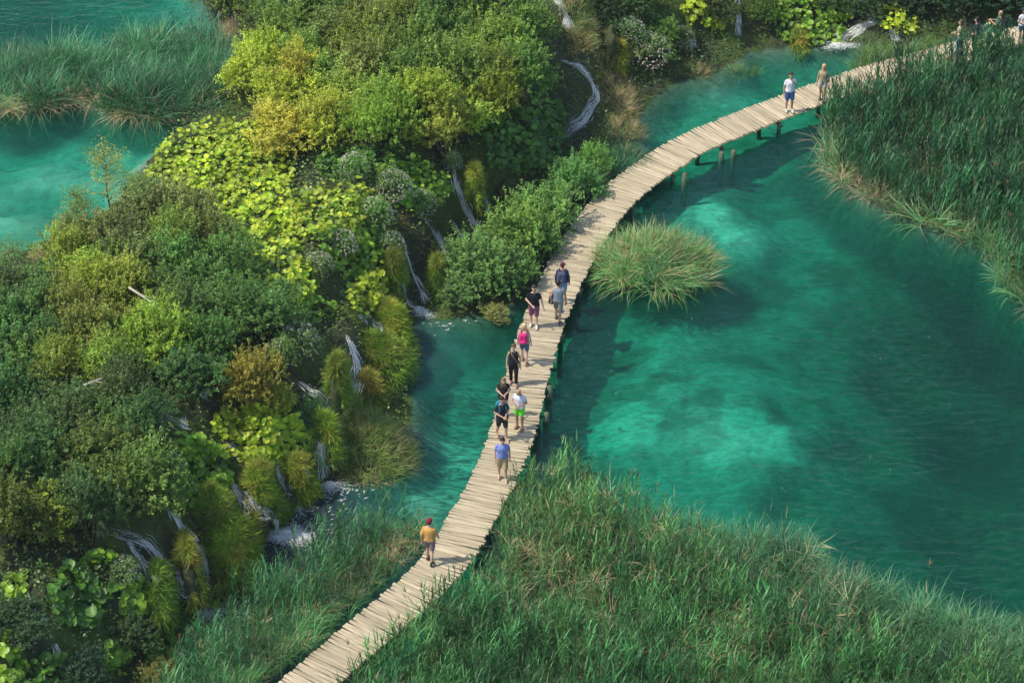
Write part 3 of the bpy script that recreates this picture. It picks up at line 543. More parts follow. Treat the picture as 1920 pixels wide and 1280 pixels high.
FALLS = [([(428,903),(455,940),(480,970),(502,995),(522,1008)],.42,'strongest white fall ending in a bright foam pool at the lower left',[(538,1005,.85,.6),(570,1008,.5,.35),(520,1012,.4,.3)],1.15),
 ([(520,880),(533,915),(550,948)],.34,'short fall left of the grass hummock ending in small foam',[(553,952,.4,.35)],1.0),
 ([(585,830),(598,868),(612,905)],.42,'short fall right of the moss buttress with round foam',[(618,912,.5,.45)],1.05),
 ([(650,635),(668,675),(672,715),(655,750)],.4,'white middle fall above the grassy hummock',None,1.05),
 ([(555,720),(600,752),(625,785),(640,812)],.5,'grey stream sliding past the rust topped shrub',None,.95),
 ([(762,478),(775,520),(795,555),(800,575)],.3,'thin long fall between moss banks left of the thicket',[(785,583,.6,.45)],.95),
 ([(756,562),(772,580),(795,592)],.3,'low white spill at the foot of the thin fall',[(798,592,.35,.3)],1.0),
 ([(795,415),(818,448),(838,478),(845,500)],.42,'wide misty fall left of the tall upper fall',None,.95),
 ([(850,325),(862,368),(878,405),(893,432)],.42,'tall upper fall under the butterbur lip',None,1.1),
 ([(905,362),(912,385),(916,412)],.2,'thin side fall right of the tall upper one',None,.85),
 ([(848,420),(868,452)],.16,'faint trickle below the tall upper fall',None,.85),
 ([(1038,-15),(1052,15),(1063,40),(1066,62)],.45,'broad white cascade at the top edge',None,1.3),
 ([(1050,118),(1085,128),(1112,160),(1120,192),(1100,225),(1062,262)],.36,'winding cascade beside the tawny grass',None,1.15),
 ([(1385,-5),(1383,35),(1385,72)],.35,'narrow far waterfall between butterbur bushes',[(1405,74,.9,.4),(1375,80,.5,.3)],1.0),
 ([(1640,42),(1605,62),(1570,82)],.7,'spreading cascade at the far bank',[(1570,88,.9,.4)],1.1),
 ([(1670,60),(1685,85)],.5,'short spill right of the spreading far cascade',None,1.0),
 ([(205,1000),(262,1018),(300,1050),(330,1095),(345,1135),(362,1155)],.55,'wide veined cascade at the lower left',[(375,1150,.8,.55)],1.0),
 ([(320,958),(345,1000),(382,1048),(395,1092),(402,1110)],.42,'cascade right of the tall moss cone',[(402,1112,.55,.5),(390,1135,.6,.4)],1.0),
 ([(100,1215),(118,1245),(135,1290)],.45,'dim cascade at the bottom left',None,.85),
 ([(50,1115),(65,1160),(90,1170)],.230,'dark trickle left of the large leaved butterbur',None,.8),
 ([(285,738),(262,765),(330,795),(355,805)],.4,'broken stream glinting through the shaded thicket',None,.95),
 ([(392,730),(378,752)],.3,'short stream patch left of the rust topped shrub',None,.95),
 ([(440,835),(428,850)],.35,'small spill between two butterbur clumps',None,1.0),
 ([(445,935),(462,968),(470,1000)],.230,'thin trickle beside the strongest white fall',None,.95),
 ([(560,850),(572,880),(580,912)],.2,'thin trickle left of the right short fall',None,.95),
 ([(820,440),(835,470),(848,505)],.2,'thin right hand thread of the misty fall',None,.95),
 ([(690,600),(715,625),(728,640)],.2,'tiny spill between the olive moss mounds',None,.95),
 ([(672,600),(690,612)],.2,'glint of water under the flowering bush ledge',None,.9),
 ([(240,1020),(270,1060),(300,1100)],.28,'left hand thread of the wide veined cascade',None,.95),
 ([(1278,70),(1300,95)],.5,'small rapids right of the white flowered bushes',None,1.0)]
YG=[(.075,.125,.014),(.14,.19,.022),(.21,.19,.035)]; DG=[(.06,.11,.015),(.10,.16,.02),(.13,.13,.03)]; OG=[(.10,.13,.018),(.15,.17,.025),(.24,.17,.045)]
MOUNDS=[(483,936,33,88,YG,'bright moss mound right of the strongest foaming fall'),(356,1072,27,100,OG,'tall moss cone standing between two cascades at the lower left'),(434,1045,42,88,YG,'wide moss mound above the lowest pool'),(405,975,38,80,DG,'dark grassy moss mound above the wide one'),(560,905,26,75,YG,'narrow moss buttress between two short falls'),(468,985,20,50,OG,'small rusty moss knob beside the strongest fall'),(612,825,22,70,YG,'yellow moss slope over the right short fall'),(712,672,46,62,DG,'broad olive moss mound over the dark river water'),(725,612,40,70,YG,'yellow moss shoulder above the small side fall'),(634,722,20,90,DG,'moss ridge left of the white middle fall'),(694,735,24,60,OG,'rust tinted moss bump right of the white middle fall'),(890,362,16,85,YG,'yellow moss curtain right of the tall upper fall'),(822,520,18,70,DG,'moss rib behind the big boardwalk bush'),(300,1115,30,70,DG,'dark moss slope left of the lowest cascade'),(1160,105,18,45,OG,'brown moss hump under the white flowered far bush'),(1500,72,24,30,OG,'low rusty moss ledge at the far shore'),(740,520,22,80,DG,'shaded moss wall left of the thin long fall'),(520,960,14,40,DG,'little moss lump between the foam pools')]
MD = []
for uc, vc, hw, hpx, *_r in MOUNDS:
    p_ = hit(uc, vc+hpx*.36)[0]; MD.append((p_[0], p_[1], max(p_[2]-.25,-.3), max(hw-5,10)/52, max(hw-5,10)/52*1.5, hpx/50))
def hgt2(x, y):
    h = hgt(x, y)
    for mx_, my_, mz_, rx_, ry_, hh_ in MD:
        r2 = ((x-mx_)/(rx_*1.2))**2+((y-my_-.25*ry_)/(ry_*1.2))**2; h = np.where(r2 < 1, np.maximum(h, mz_+hh_*np.sqrt(np.clip(1-r2,0,1))**1.1), h)
    return h
FPTS = []
for pa_, wd_, *_r in FALLS:
    pa_ = np.array(pa_, float); t_ = np.linspace(0,len(pa_)-1,len(pa_)*8); FPTS += [(*q_[:2], wd_) for q_ in hit(np.interp(t_,range(len(pa_)),pa_[:,0]), np.interp(t_,range(len(pa_)),pa_[:,1]), 0, hgt2)]
FPTS = np.array(FPTS)
def off_falls(x, y, m=.12):
    ok = np.ones(len(x), bool)
    for fx_, fy_, w_ in FPTS: ok &= np.hypot(x-fx_, y-fy_) > w_*.55+m
    return ok
# ------------------------------------------------------------------ undergrowth and moss on the bank
def undergrowth():
    bag = Bag(); n = 230000; x = RNG.uniform(-24,26,n); y = RNG.uniform(68,125,n); z = hgt(x,y)
    dh = sdist(HIGH,x,y)+RNG.normal(0,.3,n); du_ = sdist(UPPER,x,y); dl_ = sdist(LOWER,x,y); u,v = PX(x,y,z)
    steep = 1-nrm(x,y)[:,2]
    k = (dl_ < -.1) & (du_ < 0) & (u > -60) & (u < 1980) & (v > -60) & (v < 1330) & (RNG.random(n) > steep*1.4)
    x,y,z,u,v = x[k],y[k],z[k],u[k],v[k]; kk = off_falls(x,y,.1); x,y,z,u,v = x[kk],y[kk],z[kk],u[kk],v[kk]; m = len(x)
    z = z+RNG.random(m)**1.5*.7; f = sstep(.35,.65,fbm(x*.8,y*.8))
    c = mixc(np.array((.03,.075,.022)), np.array((.09,.14,.025)), f)*RNG.uniform(.6,1.4,(m,1))
    scatter(bag, LEAFQ, np.stack([x,y,z],-1), RNG.random(m)*6.28, RNG.uniform(0,1.1,m), RNG.random(m)*6.28, RNG.uniform(.07,.15,m), c)
    return bag
tag(link('undergrowth', undergrowth().mesh('undergrowth'), M_reed), 'low dark green undergrowth covering the bank between the shrubs', 'undergrowth', kind='stuff')
MOSSB = [tuft_t(i+60, 5, .34, 1.3, .020, .06, (.1,.7), 2) for i in range(4)]
def moss_cover():
    bag = Bag(); n = 120000; x = RNG.uniform(-24,26,n); y = RNG.uniform(66,125,n); z = hgt(x,y); dh = sdist(HIGH,x,y); du_=sdist(UPPER,x,y)
    nn_ = nrm(x,y); u,v = PX(x,y,z); k = (dh > -.4) & (dh < 3.6) & (nn_[:,2] < .90) & (u > -60) & (u < 1980) & (v > -60) & (v < 1330) & (du_ < -.5) & (RNG.random(n) < .8)
    x,y,z,nn_,u,v = x[k],y[k],z[k],nn_[k],u[k],v[k]; k=off_falls(x,y,.12); x,y,z,nn_,u,v = x[k],y[k],z[k],nn_[k],u[k],v[k]; m=len(x); f = sstep(.3,.7,fbm(x*.9+7,y*.9)); f2 = sstep(.55,.75,fbm(x*1.4,y*1.4+9))
    c = mixc(np.array((.045,.085,.012)), np.array((.12,.15,.02)), f); c = mixc(c, np.array((.17,.10,.03)), f2*.7)*RNG.uniform(.7,1.3,(m,1))
    which = RNG.integers(0,4,m); tl = np.arccos(nn_[:,2])+math.pi/2-.75+RNG.normal(0,.15,m); ta = np.arctan2(nn_[:,1],nn_[:,0])
    for q in range(4):
        s_ = which==q; scatter(bag, MOSSB[q], np.stack([x,y,z-.02],-1)[s_], RNG.random(s_.sum())*6.28, tl[s_], ta[s_], RNG.uniform(.6,1.2,s_.sum()), c[s_])
    return bag
tag(link('hanging_moss', moss_cover().mesh('hanging_moss'), M_reed), 'shaggy green and brown moss hanging down the travertine steps', 'moss', kind='stuff')

def mound(uc, vc, hw, hpx, cols, label):     # travertine boss under long moss
    uu, vv = uc, vc+hpx*.36; p = hit(uu, vv)[0]; p[2] = max(p[2]-.25, -.3)
    rx = max(hw-5, 10)/52; ry = rx*1.5; hh = hpx/50; lump = lambda a_, b_: 1+.20*np.sin(b_*2+uc)+.14*np.sin(b_*3+a_*4+vc)+.10*np.sin(b_*5-a_*7+uc); t = empty('moss_mound', p); tag(t, label, 'moss mound', 'mossy mounds along the falls')
    nu, nv = 18, 9; V=[]; Q=[]
    for j in range(nv+1):
        a = j/nv*math.pi/2
        for i in range(nu):
            b = i/nu*2*math.pi; r_ = lump(a, b)*(1.25-.25*math.sin(a))
            V.append((rx*r_*math.cos(b)*math.cos(a)**.9, ry*r_*math.sin(b)*math.cos(a)**.9+.35*ry*math.sin(a), hh*math.sin(a)*(1+.1*math.sin(b*2+uu))))
    for j in range(nv):
        for i in range(nu): Q.append((j*nu+i, j*nu+(i+1)%nu, (j+1)*nu+(i+1)%nu, (j+1)*nu+i))
    V = np.array(V); link('rock', mesh_np('mound_rock', V*np.array((.9,.9,.93)), Q, smooth=True), M_mossrock, t)
    n = int(2600*rx*hh+500); a = np.arccos(1-RNG.random(n))*.0+RNG.random(n)**.8*math.pi/2; b = RNG.random(n)*6.28; ca = np.cos(a)**.9*lump(a, b)*(1.25-.25*np.sin(a))
    pos = np.stack([rx*ca*np.cos(b), ry*ca*np.sin(b)+.35*ry*np.sin(a), hh*np.sin(a)*(1+.1*np.sin(b*2+uu))],-1)
    c = mixc(np.array(cols[0]), np.array(cols[1]), np.clip(fbm(pos[:,0]*5+uu, pos[:,2]*3+pos[:,1]*4)*1.6-.3+RNG.normal(0,.15,n),0,1)); top = (np.sin(a)>.7)&(fbm(pos[:,0]*4+vv, pos[:,1]*4)>.5); c[top] = c[top]*.4+.6*np.array(cols[2]); c *= RNG.uniform(.7,1.3,(n,1))
    kk = off_falls(pos[:,0]+p[0], pos[:,1]+p[1], -.02); pos, a, b, c = pos[kk], a[kk], b[kk], c[kk]; n = len(a)
    bag = Bag(); which = RNG.integers(0,4,n); tl = math.pi-a-.5+RNG.normal(0,.3,n); tl = np.where(a > 1.0, tl*RNG.uniform(.2,1.0,n), tl); bj = b+RNG.normal(0,.35,n)+(a > 1.0)*RNG.normal(0,1.0,n)
    for q in range(4):
        m = which==q; scatter(bag, MOSSB[q], pos[m], RNG.random(m.sum())*6.28, tl[m], bj[m], RNG.uniform(.5,1.35,m.sum()), c[m])
    tag(link('moss_strands', bag.mesh('moss_strands'), M_moss, t), kind='stuff'); return t
for a in MOUNDS: mound(*a)
# bare rocks
def rock(uu, vv, s_, label, seed=0):
    p = hit(uu, vv)[0]; r = random.Random(seed); bm = bmesh.new(); bmesh.ops.create_icosphere(bm, subdivisions=4, radius=1)
    for v in bm.verts:
        c = v.co.copy(); k = 1+.22*math.sin(c.x*3+seed)+.16*math.sin(c.y*5+seed*2)*math.cos(c.z*4)+.12*math.sin(c.x*9+c.z*7)+.10*math.sin(c.y*17+c.x*13)+.07*math.sin(c.z*23+c.y*19); v.co = Vector((c.x*s_[0], c.y*s_[1], c.z*s_[2]))*k
    for f in bm.faces: f.smooth = True
    me = bpy.data.meshes.new('rock'); bm.to_mesh(me); bm.free(); o = link('rock', me, M_mossrock); o.location = p; tag(o, label, 'rock')
rock(1142,90,(.4,.5,.7),'tall brown travertine rock left of the white flowered far bush',1)
rock(1045,315,(.4,.3,.25),'pale brown rock below the dark butterbur by the stream mouth',4)
rock(945,360,(.7,.3,.4),'dark brown rock face under the upper butterbur bush',7)

# ------------------------------------------------------------------ shrubs
def crown_mesh(seed, ntw=420, per=23, leaf=(.070,.026), up=.5, lobes=7, open_=0.0):
    r = np.random.default_rng(seed); bag = Bag(); cen = []
    for k in range(lobes):
        a = 6.28*k/lobes+r.random(); d = r.uniform(.25,.62); cen.append((d*math.cos(a)*1.1, d*math.sin(a)*1.1, r.uniform(.25,.78), r.uniform(.24,.48)))
    cen.append((0,0,.72,.42)); cen = np.array(cen)
    ci = r.integers(0,len(cen),ntw); a = r.random(ntw)*6.28; el = np.arcsin(r.uniform(-.35,1,ntw)); rad = cen[ci,3]*r.uniform(.5,1.22+open_,ntw)
    d = np.stack([np.cos(el)*np.cos(a), np.cos(el)*np.sin(a), np.sin(el)],-1); base = cen[ci,:3]+d*rad[:,None]; base[:,2] = np.maximum(base[:,2], .06)
    dirn = d+np.array([0,0,up])+r.normal(0,.25,(ntw,3)); dirn /= np.linalg.norm(dirn,axis=1,keepdims=True)
    L = r.uniform(.12,.42,ntw)*(1+open_)
    t = np.tile(np.linspace(0,1,per),ntw); idx = np.repeat(np.arange(ntw),per); pos = base[idx]+dirn[idx]*(t*L[idx])[:,None]+r.normal(0,.014,(ntw*per,3)); pos[:,2] -= .06*(t**2)
    m = len(pos); tw = r.uniform(.75,1.25,ntw)[idx]; c = np.stack([tw*r.uniform(.9,1.15,m), tw, tw*r.uniform(.8,1.1,m)],-1); c *= r.uniform(.75,1.25,(m,1))
    V,Q,T = LEAFQ; tm = (np.array([(0,0,0),(leaf[0]*.5,-leaf[1],.006),(leaf[0],0,0),(leaf[0]*.5,leaf[1],.006)])/1.0, Q, T)
    scatter(bag, tm, pos, r.random(m)*6.28, r.uniform(.0,1.3,m), r.random(m)*6.28, r.uniform(.55,1.1,m), c)
    return bag.mesh('crown')
def stems_mesh(seed, n=9):
    r = random.Random(seed); b = Bag()
    for k in range(n):
        a = 6.28*k/n+r.random(); p=[(.03*math.cos(a),.03*math.sin(a),-.15)]; x_,y_,z_=p[0]
        for j in range(4): x_+=math.cos(a)*r.uniform(.08,.16); y_+=math.sin(a)*r.uniform(.08,.16); z_+=r.uniform(.15,.28); a+=r.gauss(0,.3); p.append((x_,y_,z_))
        V,Q=tube(p,[.03,.024,.018,.012,.006],5,False); b.add(V,Q)
    return b.mesh('stems')
CR = [crown_mesh(i) for i in range(5)]+[crown_mesh(11, 300, 15, (.08,.034), .9, 6, .25), crown_mesh(12, 480, 16, (.06,.034), .2, 9)]
for m_i in CR: m_i.materials.append(M_leaf)
ST = [stems_mesh(i) for i in range(3)]
for m_i in ST: m_i.materials.append(M_bark)
def shrub(uu, vv, rad, hh, col, label, var=None, group='shrubs on the travertine bank', name='shrub', cat='shrub', p=None, jit=.12):
    if p is None: p = hit(uu, vv+hh*.45*F/105*CP)[0]; p[2] = max(p[2], 0)
    t = empty(name, p, random.random()*6.28); t.scale = (rad*1.12, rad*random.uniform(.95,1.3), hh*random.uniform(.85,1.1)); tag(t, label, cat, group)
    var = random.randrange(5) if var is None else var
    o = link('crown', CR[var], None, t); o.color = (*[c*random.uniform(1-jit,1+jit) for c in col], 1)
    link('stems', ST[var%3], None, t); return t
# colour anchors sampled from the photograph: pixel, leaf colour, word
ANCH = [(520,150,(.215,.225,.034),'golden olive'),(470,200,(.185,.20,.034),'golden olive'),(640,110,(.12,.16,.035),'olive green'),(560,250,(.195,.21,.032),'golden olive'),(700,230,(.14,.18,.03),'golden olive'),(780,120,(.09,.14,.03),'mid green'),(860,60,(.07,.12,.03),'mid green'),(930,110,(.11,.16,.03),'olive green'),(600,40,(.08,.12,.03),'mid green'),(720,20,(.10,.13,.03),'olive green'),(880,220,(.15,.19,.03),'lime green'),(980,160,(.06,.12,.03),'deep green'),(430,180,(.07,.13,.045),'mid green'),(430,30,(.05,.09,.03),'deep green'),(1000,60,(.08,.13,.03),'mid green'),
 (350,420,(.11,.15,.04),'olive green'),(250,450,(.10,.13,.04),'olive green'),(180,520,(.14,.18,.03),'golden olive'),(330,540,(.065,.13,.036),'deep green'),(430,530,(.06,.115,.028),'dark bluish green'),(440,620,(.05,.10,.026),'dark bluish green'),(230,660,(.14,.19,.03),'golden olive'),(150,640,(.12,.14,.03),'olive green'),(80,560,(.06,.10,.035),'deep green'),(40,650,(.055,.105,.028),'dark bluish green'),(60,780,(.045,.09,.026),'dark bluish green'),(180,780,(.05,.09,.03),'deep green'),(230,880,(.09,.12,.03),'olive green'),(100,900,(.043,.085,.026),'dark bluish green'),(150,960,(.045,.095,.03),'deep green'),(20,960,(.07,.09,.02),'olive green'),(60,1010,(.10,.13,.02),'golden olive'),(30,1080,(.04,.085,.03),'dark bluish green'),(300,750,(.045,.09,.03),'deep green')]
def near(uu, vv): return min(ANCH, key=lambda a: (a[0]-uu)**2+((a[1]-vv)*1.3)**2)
ORD = ['first','second','third','fourth','fifth','sixth','seventh','eighth','ninth','tenth','eleventh','twelfth','thirteenth','fourteenth']
MARKS = [(435,300,'the rounded yellow butterbur end'),(560,300,'the top butterbur patch'),(1065,45,'the top white cascade'),(1100,170,'the winding cascade'),(880,350,'the tall upper fall'),(980,240,'the dark butterbur bush'),(430,35,'the dry reed litter'),(330,120,'the sedge island'),(205,370,'the tall orange sapling'),(95,480,'the straw heap'),(290,590,'the pale bare branch'),(310,770,'the broken shaded stream'),(470,735,'the rust topped shrub'),(370,870,'the half shaded butterbur'),(160,1110,'the large leaved butterbur'),(240,1010,'the wide veined cascade'),(700,310,'the topmost white flowers'),(820,110,'the grey bare twig'),(470,420,'the brightest butterbur'),(520,520,'the lower middle butterbur'),(520,660,'the dense flowering bush'),(5,560,'the dark edge sapling'),(0,1090,'the left edge butterbur'),(200,730,'the thin dead stick'),(880,225,'the pale lime shrub')]
USED = set()
def where_is(desc, a, b):
    o = sorted(MARKS, key=lambda m: (m[0]-a)**2+((m[1]-b)*1.3)**2)
    def rel(m, far=''):
        dx, dy = a-m[0], b-m[1]
        w1 = '' if abs(dy) < .45*abs(dx) else ('above' if dy < 0 else 'below'); w2 = '' if abs(dx) < .45*abs(dy) else ('left' if dx < 0 else 'right')
        if w1 and w2: return f'{w1} and {w2} of {m[2]}'
        return f'{w1} {m[2]}' if w1 else f'{w2} of {m[2]}'
    cands = [f'{desc} {rel(o[0])}']+[f'{desc} between {o[0][2]} and {o[j][2]}' for j in (1,2,3,4)]+[f'{desc} {rel(o[j])}' for j in (1,2,3,4,5,6)]+[f'{desc} towards {o[1][2]} from {o[j][2]}' for j in (2,3,4,5)]
    for c in cands:
        if c not in USED and len(c.split()) <= 16: USED.add(c); return c
    print('no label', desc, a, b); return cands[0]
def zone(pg, du_, dv_, where, rmin, rmax, hmin, hmax):
    pg = np.array(pg, float); v = pg[:,1].min(); row = 0
    while v < pg[:,1].max():
        k = 0
        for uu in np.arange(pg[:,0].min()+(row%2)*du_/2, pg[:,0].max(), du_):
            a = uu+random.uniform(-.22,.22)*du_; b = v+random.uniform(-.2,.2)*dv_
            if sdist(pg, np.array([a]), np.array([b]))[0] < 0: continue
            A = near(a, b); rad = random.uniform(rmin,rmax); sz = 'large' if rad > (rmin+rmax)/2 else 'small'
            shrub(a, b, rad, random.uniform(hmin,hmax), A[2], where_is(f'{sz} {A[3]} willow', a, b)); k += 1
        v += dv_; row += 1
zone([(400,-20),(975,-20),(995,90),(1000,160),(975,235),(900,240),(830,290),(700,275),(560,285),(480,215),(455,140),(490,60)], 72, 44, 'of the slope above the butterbur', .95, 1.35, 1.5, 2.1)
zone([(110,470),(260,400),(380,400),(470,490),(520,600),(400,690),(360,730),(270,700),(240,760),(300,850),(280,950),(150,990),(-20,1020),(-20,560)], 74, 52, 'of the thicket left of the falls', .95, 1.3, 1.4, 2.1)
# named shrubs
for a in [(470,735,.95,1.9,(.17,.155,.03),'rust topped conical shrub above the lower butterbur clump',0),
 (515,760,.6,1.1,(.14,.16,.03),'small ochre shrub tucked behind the rust topped one',2),
 (900,500,1.25,1.8,(.09,.15,.045),'grey green willow at the left end of the big boardwalk thicket',3),
 (870,545,.9,1.1,(.09,.15,.045),'low willow hanging over the river from the thicket',1),
 (960,520,1.0,1.3,(.07,.13,.035),'dark willow of the thicket touching the boardwalk by the black shirted man',4),
 (975,440,1.3,1.9,(.10,.17,.04),'largest willow of the boardwalk thicket, in its middle',2),
 (1030,400,1.1,1.7,(.09,.16,.045),'bright willow of the thicket against the boardwalk bend',0),
 (1080,345,1.0,1.5,(.08,.15,.045),'uppermost willow of the boardwalk thicket',1),
 (1010,470,.8,1.2,(.04,.10,.03),'shaded willow of the thicket beside the plank edge',3),
 (930,590,.5,.5,(.12,.13,.04),'small browning twiggy shrub under the thicket at the waterline',5),
 (1115,310,.7,1.1,(.09,.16,.04),'thin pale willow above the uppermost thicket willow',5),
 (880,225,.75,1.2,(.18,.22,.035),'light lime willow standing out over the dark butterbur',2),
 (1240,60,.9,1.0,(.07,.12,.03),'round green shrub behind the white flowered far bush',1),
 (1350,20,.8,1.0,(.03,.06,.02),'dark shrub beside the far narrow waterfall',2),
 (1430,30,.7,.9,(.06,.09,.02),'small mossy shrub right of the far narrow waterfall',3),
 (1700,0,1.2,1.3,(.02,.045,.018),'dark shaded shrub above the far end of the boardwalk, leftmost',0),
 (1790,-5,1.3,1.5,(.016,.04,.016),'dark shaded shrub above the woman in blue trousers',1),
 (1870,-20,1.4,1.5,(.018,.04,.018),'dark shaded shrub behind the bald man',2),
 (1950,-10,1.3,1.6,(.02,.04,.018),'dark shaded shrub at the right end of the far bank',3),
 (1620,10,1.0,1.1,(.025,.055,.02),'dark shrub above the spreading far cascade',4),
 (1130,10,.9,1.1,(.03,.06,.02),'dark shrub right of the top cascade',0),
 (1200,0,.9,1.1,(.035,.07,.02),'deep green shrub at the top edge behind the tall rock',3),
 (1555,5,.9,1.0,(.04,.08,.02),'green shrub between the far butterbur and the cascade',2),
 (405,-12,1.0,1.5,(.07,.11,.03),'green shrub at the top edge right of the sedge island',0),
 (450,-5,1.1,1.6,(.08,.12,.03),'green shrub at the top edge above the dry reed litter',3),
 (250,1200,.8,.8,(.03,.06,.02),'dark shrub under the lower left butterbur',1),
 (40,1170,.9,1.0,(.025,.05,.02),'dark shrub at the lower left edge of the bank',4),
 (160,1260,.8,.8,(.025,.055,.022),'dark shrub beside the faint bottom cascade',3),
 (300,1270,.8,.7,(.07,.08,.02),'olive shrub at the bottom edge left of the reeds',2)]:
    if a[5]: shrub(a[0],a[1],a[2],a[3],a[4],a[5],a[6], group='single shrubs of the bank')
# slender saplings on the upper lake shore
def sapling(uu, vv, hh, rad, col, label, dens=170):
    p = hit(uu, vv)[0]; p[2]=max(p[2],3.0); t = empty('sapling', p, random.random()*6); tag(t, label, 'sapling', 'saplings on the upper lake shore')
    r = np.random.default_rng(int(uu)+100); b = Bag(); lf = Bag(); tips=[]
    tr_ = [(.05*math.sin(k*1.3), .05*math.cos(k*1.7), hh*k/6-.15*(k==0)) for k in range(7)]; V,Q = tube(tr_,[.04,.035,.03,.024,.018,.012,.006],6,False); b.add(V,Q); tips += tr_[4:]
    for k in range(26):
        a = r.random()*6.28; z0 = hh*r.uniform(.12,.9); L = rad*r.uniform(.55,1.1)*(1.15-.6*z0/hh); pts=[(0,0,z0)]
        for j in range(4):
            f=(j+1)/4; pts.append((math.cos(a)*L*f+r.normal(0,.03), math.sin(a)*L*f+r.normal(0,.03), z0+L*.75*f**1.2))
        V,Q = tube(pts,[.014,.011,.008,.006,.003],4,False); b.add(V,Q); tips += pts[2:]
    link('trunk', b.mesh('trunk'), M_bark, t); tips=np.array(tips); n=dens*10; i=r.integers(0,len(tips),n); pos=tips[i]+r.normal(0,.13,(n,3)); pos[:,2]=np.maximum(pos[:,2],.15)
    c = np.stack([r.uniform(.7,1.5,n)]*3,-1)
    tm=(np.array([(0,0,0),(.05,-.02,.006),(.10,0,0),(.05,.02,.006)]),LEAFQ[1],LEAFQ[2]); scatter(lf,tm,pos,r.random(n)*6.28,r.uniform(0,1.2,n),r.random(n)*6.28,r.uniform(.6,1.1,n),c)
    o=link('crown', lf.mesh('crown'), M_leaf, t); o.color=(*col,1)
sapling(205,395,2.7,1.0,(.16,.16,.03),'tallest orange tinged sapling rising over the turquoise upper lake')
sapling(150,430,1.6,.6,(.09,.13,.03),'short green sapling left of the tallest one')
sapling(255,400,1.7,.6,(.08,.14,.035),'green sapling between the tallest one and the butterbur slope')
sapling(30,530,1.6,.7,(.06,.11,.035),'bluish sapling by the straw at the far left shore')
sapling(95,520,1.1,.5,(.10,.12,.03),'olive sapling right of the straw heap on the left shore',120)
sapling(-5,560,1.6,.7,(.045,.09,.026),'dark sapling cut by the left edge',150)
clump(95,492,.6,.5,.45,70,[(.30,.20,.12),(.25,.20,.10)],'heap of dry pinkish straw at the corner of the upper lake', straw=.7, lift=.1, name='straw_heap', cat='straw')
clump(455,35,1.0,.7,.6,110,[(.30,.20,.12),(.10,.12,.05)],'dry tan reed litter at the top between lake and shrubs', straw=.7, lift=.1, name='straw_heap', cat='straw')

# flowering bushes (pale pink flower heads over leaves)
def flower_mesh(seed, n=260):
    r = np.random.default_rng(seed); bag = Bag(); hx = np.array([(math.cos(a)*.5, math.sin(a)*.5, 0) for a in (0,1.57,3.14,4.71)])
    el = np.arcsin(r.uniform(-.1,1,n)); a = r.random(n)*6.28; c = 1.06*np.stack([.86*np.cos(el)*np.cos(a), .86*np.cos(el)*np.sin(a), .25+.86*np.sin(el)],-1)
    k = 7; pos = np.repeat(c,k,0)+r.normal(0,.022,(n*k,3)); m=len(pos)
    scatter(bag,(hx,np.array([(0,1,2,3)]),np.ones((4,3))),pos,r.random(m)*6.28,r.uniform(0,.8,m),r.random(m)*6.28,r.uniform(.018,.04,m),np.ones((m,3)))
    return bag.mesh('flower_heads')
FL = [flower_mesh(1), flower_mesh(2,200)]
for m_i in FL: m_i.materials.append(M_flower)
for a in [(562,650,.75,1.0,'dense pink-white flowering bush beside the lower mossy bank'),(525,670,.5,.8,'small flowering plant left of the dense flowering bush'),(665,315,.55,.9,'white flowering plant at the top of the butterbur slope'),(740,350,.7,1.0,'flowering bush in the middle of the upper butterbur slope'),(790,385,.6,.9,'flowering bush right of the middle one, over the tall fall'),(700,400,.7,.9,'flowering bush below the middle of the butterbur slope'),(735,470,.6,1.0,'tall flowering stems left of the paired falls'),(640,460,.6,.8,'flowering plant by the left part of the butterbur slope'),(600,500,.5,.7,'faint flowering plant lowest on the butterbur slope'),(850,305,.35,.7,'tiny flowering plant at the lip of the tall upper fall'),(1215,100,.95,1.1,'large white flowered bush on the far bank by the tall rock'),(1275,75,.6,.8,'small white flowered plant right of the large far one'),(1180,55,.7,.9,'flower speckled bush behind the tall brown rock'),(235,1070,.5,.6,'pale flowering plant beside the lower left butterbur'),(320,870,.4,.6,'sparse flowering plant at the edge of the shaded thicket'),(45,1190,.5,.6,'dim flowering plant at the bottom left corner')]:
    t = shrub(a[0],a[1],a[2],a[3],(.07,.13,.035),a[4],random.choice((1,6)),group='flowering plants on the bank',name='flowering_bush',cat='flowering bush')
    f = link('flower_heads', random.choice(FL), None, t); f['kind']='stuff'

# ------------------------------------------------------------------ butterbur: big round leaves
def leaf_mesh(seed):
    r = random.Random(seed); V=[(0,0,0)]; n=12; ph=r.random()*6
    for k in range(n+1):
        a = .16+(2*math.pi-.32)*k/n; rr = .5*(1+.07*math.sin(a*3+ph)+r.uniform(-.05,.05)); V.append((rr*math.cos(a), rr*math.sin(a), .15+.08*math.sin(2*a+ph)+r.uniform(-.02,.02)))
    me = bpy.data.meshes.new('leaf'); me.from_pydata(V,[],[(0,k+1,k+2) for k in range(n)]); me.materials.append(M_big)
    at_ = me.attributes.new('tint','FLOAT_COLOR','POINT'); at_.data.foreach_set('color',[1.0]*4*len(V)); 
    for f in me.polygons: f.use_smooth = True
    return me
def leaf_tint(me, i):
    n = len(me.vertices); r = random.Random(i); t = [1.18,1.12,1.1,1]
    for k in range(n-1): g = r.uniform(.72,1.0); t += [g,g*1.02,g,1]
    me.attributes['tint'].data.foreach_set('color', t)
LM = [leaf_mesh(i) for i in range(6)]
for i_, m_i in enumerate(LM): leaf_tint(m_i, i_)
LQ = []
for me in LM:
    V = np.array([v.co[:] for v in me.vertices]); n=len(V)-1; LQ.append((V, np.array([(0,k,k+1,k+2) for k in range(1,n-1,2)]), np.ones((len(V),3))))
